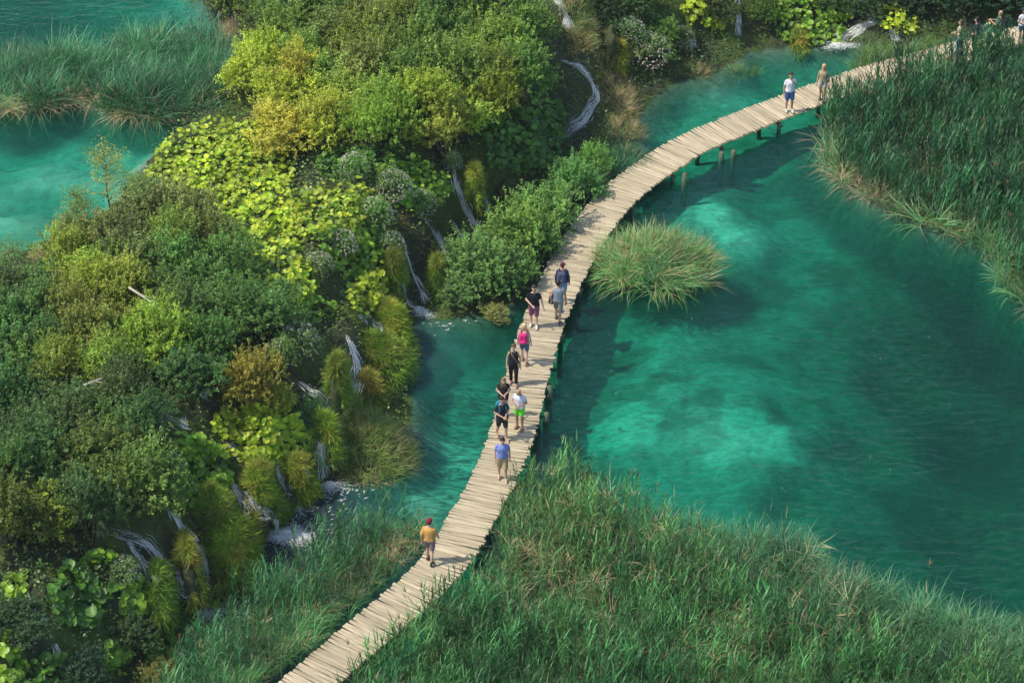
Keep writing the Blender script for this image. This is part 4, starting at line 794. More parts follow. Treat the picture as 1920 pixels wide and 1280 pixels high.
def butterbur(pg, size, hh, col, col2, label, dens=3.3, cap=300):
    pg = np.array(pg, float); c = pg.mean(0); o0 = hit(*c)[0]; t = empty('butterbur', o0); tag(t, label, 'butterbur', 'butterbur patches on the bank')
    a,b = pg.min(0), pg.max(0); n = 20000; u = RNG.uniform(a[0],b[0],n); v = RNG.uniform(a[1],b[1],n); k = sdist(pg,u,v)+(fbm(u*.03,v*.03)-.5)*26 > 0; u,v=u[k],v[k]
    frac = len(u)/n; area_px = (b[0]-a[0])*(b[1]-a[1])*frac; lp = size*52; want = int(dens*area_px/(lp*lp*.62)); u,v=u[:want],v[:want]
    # crown surface lifted above the land
    bump_ = fbm(u*.045+3, v*.06)*.55
    q = hit(u, v, hh); z = q[:,2]+hh*(.25+.85*RNG.random(len(u)))+bump_*1.9-.55
    nn_ = nrm(q[:,0], q[:,1], .5); nn_ = nn_*.8+np.array([-.15,-.12,.65])+RNG.normal(0,.42,nn_.shape); nn_/=np.linalg.norm(nn_,axis=1,keepdims=True)
    front = np.argsort(v+RNG.random(len(v))*40)[::-1]
    bag = Bag(); rest=[]
    order = np.argsort(-z+RNG.random(len(z))*.2)
    for cnt,i in enumerate(order):
        if cnt >= cap: rest.append(i); continue
        o = link('leaf', LM[i%6], None, t); nv = Vector(nn_[i]); e_ = nv.to_track_quat('Z','Y').to_matrix()@Matrix.Rotation(random.random()*6.28,3,'Z')
        o.rotation_euler = e_.to_euler(); s_ = size*random.uniform(.5,1.25); o.scale=(s_,s_*random.uniform(.85,1.05),s_)
        o.location = Vector((q[i,0]-o0[0], q[i,1]-o0[1], z[i]-o0[2])); f = random.random(); g = random.uniform(.6,1.15)
        o.color = (*[(x1*(1-f)+x2*f)*g for x1,x2 in zip(col,col2)],1)
    if rest:
        rest = np.array(rest); ti = np.arccos(np.clip(nn_[rest,2],-1,1)); ta = np.arctan2(nn_[rest,1],nn_[rest,0]); f=RNG.random(len(rest))
        cc_ = mixc(np.array(col),np.array(col2),f)*RNG.uniform(.5,1.1,(len(rest),1)); w_ = RNG.integers(0,6,len(rest)); pos = np.stack([q[rest,0]-o0[0],q[rest,1]-o0[1],z[rest]-o0[2]],-1)
        for j in range(6):
            m=w_==j; scatter(bag, LQ[j], pos[m], RNG.random(m.sum())*6.28, ti[m], ta[m], size*RNG.uniform(.65,1.25,m.sum()), cc_[m])
        tag(link('leaves', bag.mesh('leaves'), M_big, t), kind='stuff')
YL=(.29,.32,.025); YG2=(.16,.25,.02); MG=(.075,.16,.02); DKG=(.035,.09,.018)
BB = [
 ([(270,325),(296,270),(360,228),(425,212),(445,260),(440,340),(400,370),(340,350),(300,345)],.210,.5,YL,YG2,'yellow green butterbur rounding down to the upper lake'),
 ([(400,230),(470,215),(540,250),(560,310),(540,350),(440,345),(430,280)],.210,.5,YG2,YL,'butterbur under the golden shrubs at the top of the slope'),
 ([(395,345),(470,340),(560,345),(570,420),(540,470),(470,450),(410,430)],.220,.55,YL,YG2,'brightest yellow butterbur in the heart of the slope'),
 ([(540,350),(640,335),(700,350),(700,410),(640,440),(570,430)],.220,.55,YL,MG,'butterbur right of the brightest patch among the flowers'),
 ([(460,450),(540,470),(600,500),(590,560),(520,560),(480,520)],.230,.5,YL,MG,'lower middle butterbur hanging towards the dark shrubs'),
 ([(600,430),(690,420),(740,440),(720,500),(640,510),(600,480)],.230,.5,MG,YG2,'green butterbur under the flowering bushes'),
 ([(655,520),(700,485),(748,500),(750,540),(725,570),(680,575),(650,555)],.220,.5,YG2,YL,'round lime butterbur clump left of the lowest thin fall'),
 ([(480,560),(560,550),(630,560),(640,585),(560,600),(500,600)],.230,.45,MG,YG2,'butterbur fringe above the mossy ledge'),
 ([(700,290),(800,300),(850,330),(845,380),(790,395),(720,370)],.230,.5,YG2,MG,'butterbur at the lip of the tall upper fall'),
 ([(590,270),(700,265),(760,285),(700,310),(600,320)],.210,.45,MG,DKG,'shaded butterbur beneath the olive shrubs'),
 ([(900,230),(960,180),(1040,170),(1062,230),(1050,290),(1030,315),(960,320),(910,300)],.230,.6,MG,DKG,'dark butterbur bush left of the winding cascade'),
 ([(395,780),(460,760),(530,765),(580,800),(590,840),(540,880),(480,870),(420,830)],.210,.5,YG2,YL,'butterbur clump below the rust topped shrub'),
 ([(300,850),(350,800),(410,820),(435,880),(420,920),(360,945),(310,930)],.220,.5,YG2,MG,'half shaded butterbur left of the strongest fall'),
 ([(85,1110),(110,1070),(160,1060),(215,1080),(210,1130),(180,1170),(110,1160)],.34,.4,MG,DKG,'large leaved butterbur in shade at the lower left'),
 ([(150,1035),(200,1025),(215,1055),(160,1065)],.26,.4,YG2,MG,'small butterbur sprig above the large leaved one'),
 ([(225,1100),(260,1080),(285,1100),(270,1150),(235,1160)],.27,.4,YG2,MG,'narrow butterbur left of the lowest cascade'),
 ([(190,1215),(230,1195),(250,1230),(225,1260),(195,1245)],.28,.4,MG,YG2,'lonely butterbur tuft near the bottom edge'),
 ([(270,1195),(325,1180),(335,1230),(295,1260),(265,1235)],.26,.4,YG2,MG,'butterbur against the lower left reeds'),
 ([(0,1075),(45,1060),(50,1110),(0,1125)],.27,.4,YG2,DKG,'butterbur at the left edge beside the large leaved one'),
 ([(0,1180),(30,1185),(50,1250),(35,1290),(0,1290)],.28,.4,YG2,MG,'butterbur in the bottom left corner'),
 ([(60,1240),(120,1220),(130,1290),(40,1290)],.26,.4,MG,DKG,'dull green butterbur along the bottom edge'),
 ([(1255,0),(1330,-10),(1380,0),(1385,35),(1350,50),(1300,40)],.230,.5,YG2,YL,'far butterbur left of the narrow waterfall'),
 ([(1445,0),(1500,-15),(1580,-5),(1600,25),(1570,65),(1480,70),(1455,45)],.230,.5,YG2,MG,'largest far butterbur between the two far falls'),
 ([(1640,20),(1680,10),(1720,30),(1715,60),(1660,60)],.230,.5,YL,YG2,'yellowish far butterbur right of the spreading cascade')]
for a in BB: butterbur(*a)

# ------------------------------------------------------------------ waterfalls
def foam_part(c, rx, ry, parent, base):
    nr, na = 7, 22; V=[]; Q=[]; T=[]; UV=[]
    for j in range(nr+1):
        for i in range(na):
            a=i/na*6.28318; f=j/nr; rr=f*(1+.25*math.sin(a*3+c[0])+.12*math.sin(a*7+c[1])); V.append((c[0]-base[0]+rx*rr*math.cos(a), c[1]-base[1]+ry*rr*math.sin(a), .03+.09*(1-f)+.03*random.random()-base[2])); s_=1.05*(1-f)**.6+.1 if f<1 else 0; T.append((s_,)*3); UV.append((rx*rr*math.cos(a)*.6, ry*rr*math.sin(a)*2))
    for j in range(nr):
        for i in range(na): Q.append((j*na+i, j*na+(i+1)%na, (j+1)*na+(i+1)%na, (j+1)*na+i))
    me = mesh_np('foam', V, Q, np.array(T), np.array(UV), smooth=True); link('foam', me, M_fall, parent)
    k = int(520*rx*ry/.3); rad = np.abs(RNG.normal(0,.48,k)); aa = RNG.random(k)*6.28; rad = rad*(1+.25*np.sin(aa*3+c[0])); bag = Bag()
    pos = np.stack([c[0]-base[0]+rx*rad*np.cos(aa), c[1]-base[1]+ry*rad*np.sin(aa), .05-base[2]+.16*RNG.random(k)*np.exp(-rad*2.2)],-1)
    scatter(bag, (ql*np.array((1,1,1)), np.array([(0,1,2,3)]), np.ones((4,3))), pos, RNG.random(k)*6.28, RNG.uniform(0,.7,k)*np.exp(-rad), RNG.random(k)*6.28, RNG.uniform(.03,.11,k)*np.exp(-rad*.7), np.ones((k,3)))
    tag(link('splash', bag.mesh('splash'), M_white, parent), kind='stuff')
def fall(path, width, label, foam=None, strength=1.0):
    pa = np.array(path, float); tt = np.linspace(0,len(pa)-1,len(pa)*7); u = np.interp(tt,range(len(pa)),pa[:,0]); v = np.interp(tt,range(len(pa)),pa[:,1])
    q = hit(u, v, 0, hgt2); q[:,2] = np.maximum(q[:,2], 0)+.10
    for _ in range(2): q[1:-1] = (q[:-2]+q[1:-1]*2+q[2:])/4
    o0 = q[-1].copy(); n = len(q); nw = 7; V=[]; T=[]; UV=[]; Q=[]; rr = random.Random(int(u[0])+int(v[0]))
    ext = max(1, int(.12*n))
    for st in range(1):                    # a thin sheet below the threads
        L = rr.random()*9; ph = rr.random()*6.28; off0 = rr.uniform(-.5,.5)*width; w0 = width*(1.1 if st == 0 else rr.uniform(.25,.6)); a0 = 0 if st == 0 else rr.randint(0, n//3); b0 = n if st < 2 else n-rr.randint(0, n//5); start = len(V)
        for i in range(a0, b0):
            d = q[min(i+1,n-1)]-q[max(i-1,0)]; s_ = np.array([-d[1],d[0],0]); s_ = s_/(np.linalg.norm(s_)+1e-6); L += np.linalg.norm(q[i]-q[max(i-1,0)])
            ww = w0*(.6+.8*i/n)*(1+.3*math.sin(i*.8+ph)); o_ = off0*(.5+i/n)+.12*width*math.sin(i*.5+ph)
            for j in range(nw):
                f = j/(nw-1)-.5; p = q[i]+s_*(f*ww+(0 if st == 0 else o_)); p[2] = min(max(hgt2(p[0],p[1]),q[i][2]-.1), q[i][2]+.2)+.10+.03*st+.10*(1-4*f*f)+.05*rr.random(); V.append(p-o0)
                e_ = (1-(2*abs(f))**2)*strength*.5*min(1,.45+(i-a0)*.12); T.append((e_,)*3); UV.append((f*ww+st*.7, L))
        for i in range(b0-a0-1):
            for j in range(nw-1): Q.append((start+i*nw+j, start+i*nw+j+1, start+(i+1)*nw+j+1, start+(i+1)*nw+j))
    t = empty('waterfall', o0); tag(t, label, 'waterfall', 'falls over the travertine bank')
    link('stream', mesh_np('stream', V, Q, np.array(T), np.array(UV), smooth=True), M_fall, t)
    V=[]; Q=[]; tot = np.linalg.norm(np.diff(q,axis=0),axis=1).sum()
    for k in range(int(width*130*strength**2)+8):  # bright broken threads of water
        a0 = int(rr.random()**1.1*n*.85); b0 = min(n, a0+rr.randint(3, max(5,int(n*.4)))); o_ = rr.gauss(0,.25)*width; ph = 1+.5*rr.random(); wd = rr.uniform(.003,.016); hz = rr.uniform(.05,.16); dr = rr.gauss(0,.10)*width
        m0 = len(V)
        for i in range(a0, b0):
            d = q[min(i+1,n-1)]-q[max(i-1,0)]; s_ = np.array([-d[1],d[0],0]); s_ = s_/(np.linalg.norm(s_)+1e-6); f = (i-a0)/max(1,b0-a0-1)
            c_ = q[i]+s_*(o_*(.55+.7*i/n)+.12*width*math.sin(i*.55+ph)*.5+dr*f+.02*math.sin(i*1.7+k)*width); ww = wd*(.3+1.2*math.sin(math.pi*min(1,f*1.1+.08)))
            c_[2] = min(max(hgt2(c_[0],c_[1]), q[i][2]-.15), q[i][2]+.15)+hz-.02; V += [c_-s_*ww-o0, c_+s_*ww-o0]
        for i in range(b0-a0-1): Q.append((m0+2*i,m0+2*i+1,m0+2*i+3,m0+2*i+2))
    bag = Bag(); bag.add(np.array(V), np.array(Q)); k = int(width*tot*230*strength**2)+30; fi = np.abs(RNG.random(k))**.8*(n-1.01); i0 = fi.astype(int); fr = (fi-i0)[:,None]   # chips of broken water
    pp = q[i0]*(1-fr)+q[i0+1]*fr; dd = q[i0+1]-q[i0]; sd_ = np.stack([-dd[:,1],dd[:,0],0*fi],-1); sd_ /= np.linalg.norm(sd_,axis=1,keepdims=True)+1e-6
    spread_ = width*(.16+.24*fi/n)*(1+.5*np.sin(fi*1.1+u[0])); pp = pp+sd_*(RNG.normal(0,1,k)*spread_)[:,None]; pp[:,2] = np.clip(hgt2(pp[:,0],pp[:,1]), pp[:,2]-.2, pp[:,2]+.15)+RNG.uniform(.05,.2,k)
    scatter(bag, (ql*np.array((1,.45,1)), np.array([(0,1,2,3)]), np.ones((4,3))), pp-o0, np.arctan2(dd[:,1],dd[:,0])+RNG.normal(0,.5,k), RNG.uniform(0,1.0,k), RNG.random(k)*6.28, RNG.uniform(.02,.085,k), np.ones((k,3)))
    tag(link('broken_water', bag.mesh('broken_water'), M_white, t), kind='stuff')
    if foam:
        for (fu,fv,fx,fy) in foam: foam_part(P(fu,fv,0.0), fx*1.25, fy*1.2, t, o0)
for a in FALLS: fall(*a)
wk = Bag(); n = 900; cx_ = RNG.integers(0,5,n); C5 = np.array([(538,1005),(553,952),(618,912),(390,1130),(798,595)],float); ang_ = RNG.normal(0,.8,n); rr_ = RNG.uniform(18,95,n)
u = C5[cx_,0]+rr_*np.cos(ang_)*1.1; v = C5[cx_,1]+rr_*np.sin(ang_)*.5; keep = RNG.random(n) < np.exp(-rr_/55); p = P(u[keep],v[keep],.015); p = p[(sdist(LOWER,p[:,0],p[:,1])>.2)&(sdist(B_SW,p[:,0],p[:,1])<.1)]
scatter(wk, (ql*np.array((1,.35,0)), np.array([(0,1,2,3)]), np.ones((4,3))), p, RNG.normal(.5,.5,len(p)), 0*p[:,0], 0*p[:,0], RNG.uniform(.05,.22,len(p)), np.ones((len(p),3)))
tag(link('drifting_foam', wk.mesh('drifting_foam'), M_white), 'thin flecks of white foam drifting away from the falls on dark water', 'foam', kind='stuff')
# floating specks
sb = Bag(); n = 90; u = RNG.normal(1500,230,n); v = RNG.normal(680,110,n); u[60:] = RNG.uniform(1040,1250,30); v[60:]=RNG.uniform(620,860,30); p = P(u,v,.012)
k = (sdist(B_SE,p[:,0],p[:,1])<-.6)&(sdist(B_NE,p[:,0],p[:,1])<-.6)&deck_clear(p[:,0],p[:,1],1.1); p=p[k]
scatter(sb, (ql, np.array([(0,1,2,3)]), np.ones((4,3))), p, RNG.random(len(p))*6, 0*p[:,0], 0*p[:,0], RNG.uniform(.02,.042,len(p)), np.ones((len(p),3))*.8)
tag(link('floating_petals', sb.mesh('floating_petals'), simple('petal',(.75,.75,.7))), 'tiny white petals scattered on the deep green lake', 'petals', kind='stuff')

# dead branches
def branch(uu, vv, u2, v2, label, lift=1.6, n=7):
    a = hit(uu,vv,lift)[0]; b = hit(u2,v2,lift)[0]; a[2]+=lift+.35; b[2]+=lift*.9+.1; d=b-a; bag=Bag(); r=random.Random(int(uu)+100)
    main=[d*t+np.array([0,0,.12*math.sin(t*3)]) for t in np.linspace(0,1,6)]; V,Q=tube(main,[.045,.04,.032,.025,.016,.008],6); bag.add(V,Q)
    o=empty('dead_branch', a); tag(o,label,'dead branch'); link('limb', bag.mesh('limb'), M_dead, o); tb=Bag()
    for k in range(n):
        s0=main[r.randint(1,4)]; s1=s0+d*r.uniform(.2,.45)+np.array([r.uniform(-.5,.5),r.uniform(-.5,.5),r.uniform(-.1,.3)]); mid=(s0+s1)/2+np.array([0,0,.06]); V,Q=tube([s0,mid,s1],[.02,.013,.005],5); tb.add(V,Q)
    link('twigs', tb.mesh('twigs'), M_dead, o)
branch(243,557,350,622,'pale bare branch lying across the dark thicket shrubs')
branch(290,585,345,600,'short bare branch beside the long pale one', n=4)
branch(790,118,850,105,'grey bare twig in the shrubs left of the winding cascade', n=4)
branch(160,740,250,700,'thin dead stick in the shaded left thicket', n=3)

hm, hn, ho = mat('haze'); pv_ = hn.nodes.new('ShaderNodeVolumePrincipled'); pv_.inputs['Density'].default_value = .00011; pv_.inputs['Color'].default_value = (.85,.93,1,1); hn.links.new(pv_.outputs[0], ho.inputs['Volume'])
tag(prism('haze', [(-520,-320),(620,-320),(620,620),(-520,620)], -11, 66, hm), kind='stuff')

# ------------------------------------------------------------------ people
def capsule(bm, a, b, ra, rb, flat=1.0):
    a=Vector(a); b=Vector(b); d=(b-a); L=d.length; d = d/L if L>1e-6 else Vector((0,0,1)); x_=d.orthogonal().normalized() if abs(d.z)<.9 else (Vector((1,0,0))-d*d.x).normalized(); y_=d.cross(x_)
    n=12; rings=[]
    prof=[(-ra*math.cos(t), ra*math.sin(t)) for t in (0.25,.75,1.2,1.57)]+[(L+rb*math.cos(t), rb*math.sin(t)) for t in (1.57,1.2,.75,.25)]
    for (h_,r_) in prof: rings.append([bm.verts.new(a+d*h_+x_*r_*math.cos(6.2832*k/n)+y_*r_*flat*math.sin(6.2832*k/n)) for k in range(n)])
    for i in range(len(rings)-1):
        for k in range(n): bm.faces.new((rings[i][k],rings[i][(k+1)%n],rings[i+1][(k+1)%n],rings[i+1][k]))
    bm.faces.new(rings[0][::-1]); bm.faces.new(rings[-1])
def blob(name, caps, vox, smooth=3, post=None):
    bm=bmesh.new()
    for c in caps: capsule(bm,*c)
    bmesh.ops.recalc_face_normals(bm,faces=bm.faces)
    me=bpy.data.meshes.new(name); bm.to_mesh(me); bm.free(); o=bpy.data.objects.new(name,me); C.objects.link(o)
    m=o.modifiers.new('r','REMESH'); m.mode='VOXEL'; m.voxel_size=vox; m.use_smooth_shade=True
    s_=o.modifiers.new('s','SMOOTH'); s_.iterations=smooth; s_.factor=.5
    dg=bpy.context.evaluated_depsgraph_get(); me2=bpy.data.meshes.new_from_object(o.evaluated_get(dg)); me2.name=name; bpy.data.objects.remove(o); bpy.data.meshes.remove(me)
    return me2
SK1=(.50,.30,.20); SK2=(.58,.37,.27); SK3=(.40,.23,.15)
def person(label, uv, heading, ht=1.75, skin=SK2, shirt=None, sleeve=.5, bottom=None, blen=.5, hair=(.03,.02,.015), hairlen=0, stride=.0, arms='down', shoes=None, cap=None, female=False, sit=False, bald=False, xtra=None, nod=0.0, tank=False, z=DECKZ, pos=None, dress_open=0):
    p = P(uv[0],uv[1],z) if pos is None else np.array(pos); S=ht/1.75
    root=empty('person',(p[0],p[1],z+.005),heading); tag(root,label,'person','visitors on the boardwalk'); root.scale=(S,S,S)
    f = .92 if female else 1.0; sh=.175*f; hipw=.095
    st=stride
    pel=[(hipw*sx,0,.93) for sx in (-1,1)]
    kn=[(-hipw*1.05, st*.42+.02, .50),( hipw*1.05,-st*.30+.02,.50)]; an=[(-hipw*1.1, st*.62, .09),(hipw*1.1,-st*.75-.0, .09+ (.06 if st>.15 else 0))]
    toe=[(-hipw*1.3, st*.62+.16,.035),(hipw*1.3,-st*.75+.15,.035)]
    sho=[(sh*.95*sx,0,1.385) for sx in (-1,1)]
    A={'down':([(-.235,-.04,1.13),(-.25,.04,.86)],[(.235,-.04,1.13),(.25,.04,.86)]),
       'swing':([(-.24,-.10,1.14),(-.24,-.04,.88)],[(.24,.06,1.14),(.24,.20,.93)]),
       'front':([(-.25,-.02,1.14),(-.05,.24,1.10)],[(.25,-.02,1.14),(.05,.25,1.08)]),
       'chin':([(-.24,.0,1.15),(-.02,.17,1.44)],[(.235,-.04,1.13),(.25,.03,.86)]),
       'belly':([(-.26,-.05,1.14),(-.33,.02,.88)],[(.28,.02,1.16),(.06,.26,1.08)]),
       'hips':([(-.30,-.08,1.13),(-.14,.10,1.02)],[(.24,.02,1.12),(.20,.14,.90)]),
       'look':([(-.22,.12,1.18),(-.10,.34,1.26)],[(.22,.12,1.18),(.08,.34,1.24)])}[arms]
    elb=[A[0][0],A[1][0]]; wr=[A[0][1],A[1][1]]
    body=[]
    for i in (0,1):
        sx=-1 if i==0 else 1
        body += [(pel[i],kn[i],.092*(1.06 if female else 1),.060),(kn[i],((kn[i][0]*.5+an[i][0]*.5),(kn[i][1]*.5+an[i][1]*.5)-.02,.33),.054,.056),((kn[i][0]*.5+an[i][0]*.5,(kn[i][1]*.5+an[i][1]*.5)-.02,.33),an[i],.055,.036),(an[i],toe[i],.038,.034),(an[i],(an[i][0],an[i][1]-.04,.045),.036,.038)]
        body += [(sho[i],elb[i],.052*f,.040*f),(elb[i],wr[i],.040*f,.026)]
        d=(Vector(wr[i])-Vector(elb[i])).normalized(); hp=Vector(wr[i])+d*.08; body.append((wr[i],tuple(hp),.026,.036,.6))
        body += [((.07*sx,0,.94),(.06*sx*f,0,1.07),.115*(1.05 if female else 1),.095*f),((.06*sx*f,0,1.07),(.075*sx*f,.005,1.28),.095*f,.105*f),((.075*sx*f,.005,1.28),(.11*sx*f,-.005,1.365),.105*f,.060),((.03*sx,-.005,1.45),(.13*sx*f,-.005,1.39),.048,.046)]
    hd=nod
    hc=Vector((0,.02+.10*hd,1.635-.02*hd)); body += [((0,0,.96),(0,.005,1.32),.112,.105*f),((0,-.005,1.42),(0,.012+.03*hd,1.54),.056*f,.050*f),(tuple(hc+Vector((0,-.012,.035))),tuple(hc+Vector((0,.018+.01*hd,-.045))),.088,.062),(tuple(hc+Vector((0,.078,-.0))),tuple(hc+Vector((0,.092,-.025))),.012,.016)]
    for sx in (-1,1): body.append((tuple(hc+Vector((.082*sx,-.01,.01))),tuple(hc+Vector((.084*sx,-.008,-.025))),.016,.013))
    me=blob('body',body,.017,2)
    # fingers, rooted inside the palm
    bm=bmesh.new(); bm.from_mesh(me)
    for i in (0,1):
        sx=-1 if i==0 else 1
        d=(Vector(wr[i])-Vector(elb[i])).normalized(); side=d.cross(Vector((0,0,1)) if abs(d.z)<.8 else Vector((1,0,0))).normalized(); nrm_=d.cross(side); base=Vector(wr[i])+d*.085
        for k,(o_,L) in enumerate(((-.026,.070),(-.009,.080),(.009,.076),(.025,.060))):
            a0=base+side*o_; a1=a0+d*L*.55+nrm_*.006; a2=a1+d*L*.35+nrm_*.022; capsule(bm,a0-d*.02,a1,.0095,.009); capsule(bm,a1,a2,.009,.007)
        a0=Vector(wr[i])+d*.03+side*-.02; a1=a0+d*.045-side*.035; capsule(bm,a0,a1,.012,.010); capsule(bm,a1,a1+d*.03+nrm_*.01,.010,.008)
    for fce in bm.faces: fce.smooth=True
    bm.to_mesh(me); bm.free(); b_=link('body',me,M_skin,root); b_.color=(*skin,1)
    # eyes and mouth
    bm=bmesh.new()
    for sx in (-1,1): capsule(bm,hc+Vector((.030*sx-.008,.083,.012)),hc+Vector((.030*sx+.008,.083,.012)),.008,.008)
    capsule(bm,hc+Vector((-.018,.080,-.055)),hc+Vector((.018,.080,-.055)),.006,.006)
    me=bpy.data.meshes.new('face_features'); bm.to_mesh(me); bm.free(); e_=link('face_features',me,M_hair,root); e_.color=(.08,.03,.025,1)
    if shirt:
        c_=[]; 
        for i in (0,1):
            sx=-1 if i==0 else 1; g=.020
            lo=.96 if not tank else .95
            c_ += [((.075*sx,0,lo),(.062*sx*f,0,1.08),.115+g,.098*f+g),((.062*sx*f,0,1.08),(.075*sx*f,.005,1.28),.098*f+g,.105*f+g),((.075*sx*f,.005,1.28),(.105*sx*f,-.005,1.35),.105*f+g,.060+g),((.055*sx,-.005,1.415),(.13*sx*f,-.005,1.385),.048+g*.6,.046+g*.6)]
            if not tank:
                e=Vector(sho[i]).lerp(Vector(elb[i]),min(sleeve,1)); c_.append((sho[i],tuple(e),.054*f+.008,.050*f+.014))
                if sleeve>1: e2=Vector(elb[i]).lerp(Vector(wr[i]),sleeve-1); c_.append((elb[i],tuple(e2),.056,.045))
        c_ += [((0,.005,lo),(0,.008,1.30),.125+g,.118*f+g),((-.05,0,1.33),(.05,0,1.33),.10*f+g,.10*f+g)]
        o=link('tank_top' if tank else 'shirt',blob('shirt',c_,.02,2),M_cloth,root); o.color=(*shirt,1)
    if bottom:
        c_=[((-.075,0,.93),(.075,0,.93),.135,.135)]
        for i in (0,1):
            e=Vector(pel[i]).lerp(Vector(kn[i]),min(blen*1.6,1)); c_.append((pel[i],tuple(e),.115,.088 if blen<1 else .075))
            if blen>=.62: c_.append((kn[i],tuple(Vector(kn[i]).lerp(Vector(an[i]),(blen-.62)/.38*.95)),.072,.062))
        o=link('trousers' if blen>.9 else 'shorts',blob('bottoms',c_,.02,2),M_cloth,root); o.color=(*bottom,1)
    if not bald:
        c_=[(tuple(hc+Vector((0,-.022,.055))),tuple(hc+Vector((0,-.035,.0))),.094,.085)]
        if hairlen: c_ += [(tuple(hc+Vector((sx*.05,-.05,.0))),tuple(hc+Vector((sx*.07,-.04+.05*nod,-.10-hairlen))),.055,.035) for sx in (-1,0,1)]
        o=link('hair',blob('hair',c_,.017,2),M_hair,root); o.color=(*hair,1)
    if cap:
        c_=[(tuple(hc+Vector((0,-.015,.065))),tuple(hc+Vector((0,-.015,.055))),.102,.104),(tuple(hc+Vector((0,.06,.055))),tuple(hc+Vector((0,.13,.04))),.06,.045,.25)]
        o=link('cap',blob('cap',c_,.015,1),M_cloth,root); o.color=(*cap,1)
    if shoes:
        c_=[]
        for i in (0,1): c_ += [(an[i],toe[i],.048,.043),(an[i],(an[i][0],an[i][1]-.045,.05),.046,.047)]
        for i in (0,1):
            sbm=blob('shoe',c_[2*i:2*i+2],.018,1); o=link('shoe',sbm,M_cloth,root); o.color=(*shoes,1)
    return root
def backpack(root, col, label, size=1.0):
    M=root.matrix_basis.copy(); t=empty('backpack'); t.matrix_basis=M; tag(t,label,'backpack','backpacks carried by visitors')
    o=link('pack',blob('pack',[((-.07,-.20,1.12),(.07,-.20,1.12),.11*size,.11*size),((-.06,-.20,1.36),(.06,-.20,1.36),.09*size,.09*size),((-.07,-.20,1.12),(-.06,-.20,1.36),.11*size,.09*size),((.07,-.20,1.12),(.06,-.20,1.36),.11*size,.09*size),((-.04,-.29,1.10),(.04,-.29,1.10),.07,.07)],.02,2),M_cloth,t); o.color=(*col,1)
    for sx in (-1,1):
        V,Q=tube([(sx*.10,-.13,1.40),(sx*.115,-.06,1.475),(sx*.115,.06,1.455),(sx*.12,.135,1.33),(sx*.135,.12,1.18),(sx*.15,-.08,1.08)],.022,6); b=Bag(); b.add(V,Q); s_=link('strap',b.mesh('strap',True),M_cloth,t); s_.color=(*[c*.8 for c in col],1)
BLK=(.025,.025,.03); NAVY=(.03,.04,.08); DEN=(.08,.14,.24)
def face_dir(px1, px2):                   # heading so that local +Y looks from one pixel to another
    a=P(*px1,0.0); b=P(*px2,0.0); return math.atan2(b[1]-a[1], b[0]-a[0])-math.pi/2
person('man in orange t-shirt and red cap walking away at the near end',(806,1054),-.25,1.80,SK2,(.62,.34,.10),.75,(.22,.18,.20),.45,(.04,.02,.015),stride=.22,arms='swing',shoes=(.05,.05,.05),cap=(.24,.025,.035))
person('dark haired man in blue t-shirt and khaki shorts walking barefoot towards the reeds',(942,898),math.pi+.05,1.80,SK2,(.20,.26,.58),.55,(.48,.36,.22),.62,(.015,.012,.012),stride=.16,arms='down',nod=.5)
p3=person('man in black t-shirt and dark shorts with blue backpack straps, arms held in front',(941,822),math.pi+.35,1.78,SK1,BLK,.55,(.03,.035,.04),.5,(.012,.010,.010),stride=.28,arms='front')
backpack(p3,(.02,.22,.34),'bright blue backpack on the man in black t-shirt')
person('shaven headed man in white t-shirt and neon green shorts looking down',(974,803),math.pi-.35,1.76,SK3,(.62,.64,.72),.5,(.16,.85,.05),.42,(.3,.2,.1),stride=.05,arms='front',bald=True,nod=1.0,shoes=(.30,.17,.11))
person('long haired woman in dark t-shirt and shorts holding something at her waist',(944,778),math.pi+.05,1.66,SK2,BLK,.4,(.03,.03,.045),.25,(.20,.12,.06),hairlen=.16,stride=.05,arms='front',female=True,nod=.8)
person('woman in black tank top and long black trousers with a shoulder strap',(963,720),math.pi-.1,1.72,SK2,(.02,.02,.025),.0,(.015,.015,.02),1.0,(.10,.05,.03),stride=.14,arms='down',female=True,tank=True,shoes=(.4,.2,.18))
p7=person('blonde woman with pink backpack and denim shorts walking away',(983,680),-.2,1.70,SK2,(.45,.40,.32),.2,DEN,.42,(.62,.48,.24),hairlen=.06,stride=.22,arms='down',female=True,tank=True,shoes=(.35,.2,.15))
backpack(p7,(.62,.03,.18),'pink backpack on the blonde woman')
person('man in black v-neck t-shirt and plaid shorts with a hand on his belly',(1001,612),math.pi-.1,1.80,SK2,(.014,.014,.018),.55,(.20,.08,.13),.55,(.03,.02,.015),stride=.08,arms='belly',shoes=(.6,.57,.52))
p9=person('man in grey tank top and grey shorts walking away carrying a bag',(1046,603),-.25,1.80,SK1,(.22,.27,.33),.0,(.20,.21,.21),.55,(.02,.015,.012),stride=.26,arms='swing',tank=True,shoes=(.12,.12,.12))
p10=person('person in dark jacket with red hair walking ahead of the grey tank top man',(1054,566),-.15,1.74,SK1,(.06,.06,.09),1.9,(.16,.30,.50),.45,(.10,.02,.03),stride=.15,arms='down')
backpack(p10,(.07,.08,.14),'dark blue grey backpack on the red haired walker',1.15)
person('man in white t-shirt and blue shorts standing with a hand at his chin',(1479,209),math.pi+.25,1.82,SK1,(.78,.78,.80),.5,(.08,.17,.38),.5,(.03,.02,.015),stride=.06,arms='chin',shoes=(.55,.57,.50))
person('blonde woman in khaki top and white shorts beside the reed island',(1541,189),math.pi-.3,1.70,SK1,(.33,.29,.18),.0,(.75,.75,.78),.25,(.55,.38,.16),hairlen=.10,stride=.14,arms='down',female=True,tank=True,shoes=(.16,.14,.12))
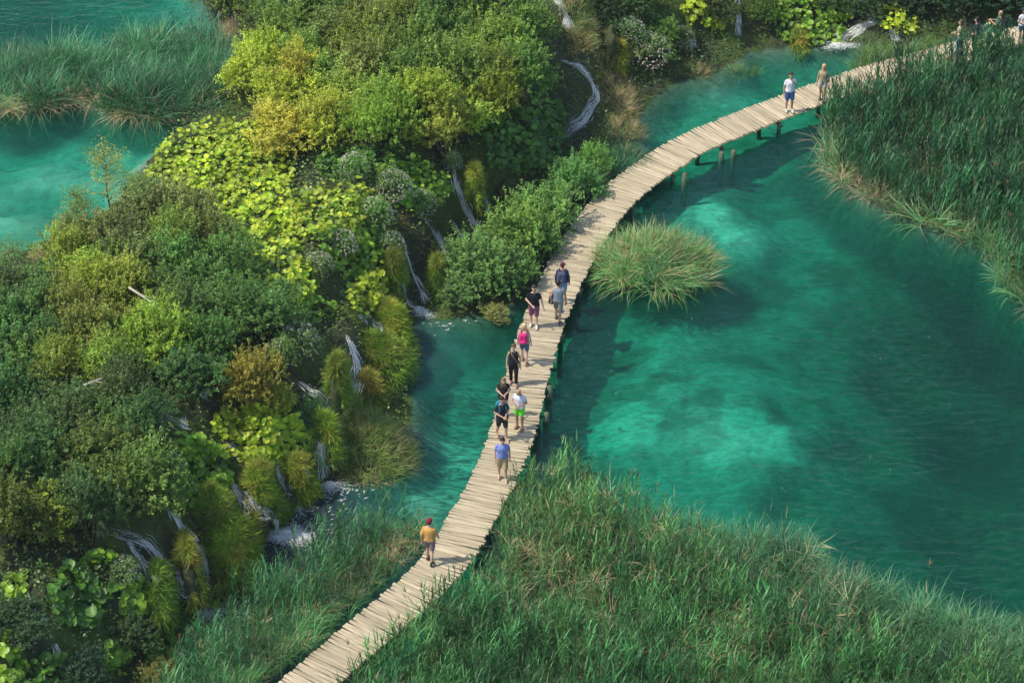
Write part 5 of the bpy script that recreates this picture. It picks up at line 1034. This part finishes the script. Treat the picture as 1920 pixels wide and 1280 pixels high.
person('woman in beige top and light blue wide trousers at the far end',(1796,104),1.3,1.68,SK2,(.42,.38,.24),.6,(.22,.38,.70),1.0,(.10,.06,.035),hairlen=.08,stride=.12,arms='front',female=True)
p14=person('dark haired man in black t-shirt behind the woman in blue trousers',(1826,103),1.1,1.78,SK2,BLK,.5,BLK,.6,(.012,.01,.012),arms='hips')
backpack(p14,(.03,.035,.10),'navy backpack on the dark haired far man')
p16=person('bald man in grey blue t-shirt raising binoculars among the far reeds',(1870,92),1.2,1.82,(.55,.28,.19),(.09,.14,.17),.5,(.10,.11,.13),.6,arms='look',bald=True,z=DECKZ)
backpack(p16,(.015,.015,.02),'black backpack on the bald man')
person('stooping visitor in a pale yellow hat between two far men',(1852,96),1.3,1.35,SK2,(.10,.16,.30),.8,DEN,.6,(.1,.06,.03),cap=(.70,.58,.32),arms='front',nod=.6)
person('person in navy cap, white top and denim shorts at the right edge',(1914,82),math.pi+.4,1.70,SK2,(.72,.72,.74),.3,DEN,.35,(.05,.03,.02),hairlen=.1,cap=(.03,.04,.10),arms='front',female=True)
# hand bag of the grey tank top man, hanging from his left hand
q=P(1034,585,DECKZ)
t=empty('hand_bag',(q[0],q[1],DECKZ+.42)); tag(t,'limp dark bag hanging from the hand of the grey tank top man','bag')
o=link('pouch',blob('pouch',[((0,0,.05),(0,0,.32),.13,.08,.5),((0,-.05,.08),(0,.05,.08),.11,.11,.5)],.02,2),M_cloth,t); o.color=(.02,.022,.035,1)
V,Q=tube([(-.06,0,.36),(-.04,0,.48),(.04,0,.48),(.06,0,.36)],.012,6); b=Bag(); b.add(V,Q); o=link('handle',b.mesh('handle',True),M_cloth,t); o.color=(.02,.022,.035,1)
q=P(963,720,DECKZ)
t=empty('shoulder_bag',(q[0],q[1],DECKZ),math.pi-.1); tag(t,'small tan shoulder bag on the woman in black tank top','bag')
o=link('pouch',blob('pouch',[((-.20,.08,.93),(-.20,-.06,.93),.06,.06,.6),((-.20,.08,.86),(-.20,-.06,.86),.06,.06,.6)],.018,2),M_cloth,t); o.color=(.34,.24,.14,1)
V,Q=tube([(-.19,.10,.95),(-.08,.135,1.15),(.05,.13,1.36),(.10,.0,1.46),(.05,-.12,1.36),(-.10,-.13,1.12),(-.19,-.06,.95)],.012,6); b=Bag(); b.add(V,Q); o=link('strap',b.mesh('strap',True),M_cloth,t); o.color=(.34,.24,.14,1)
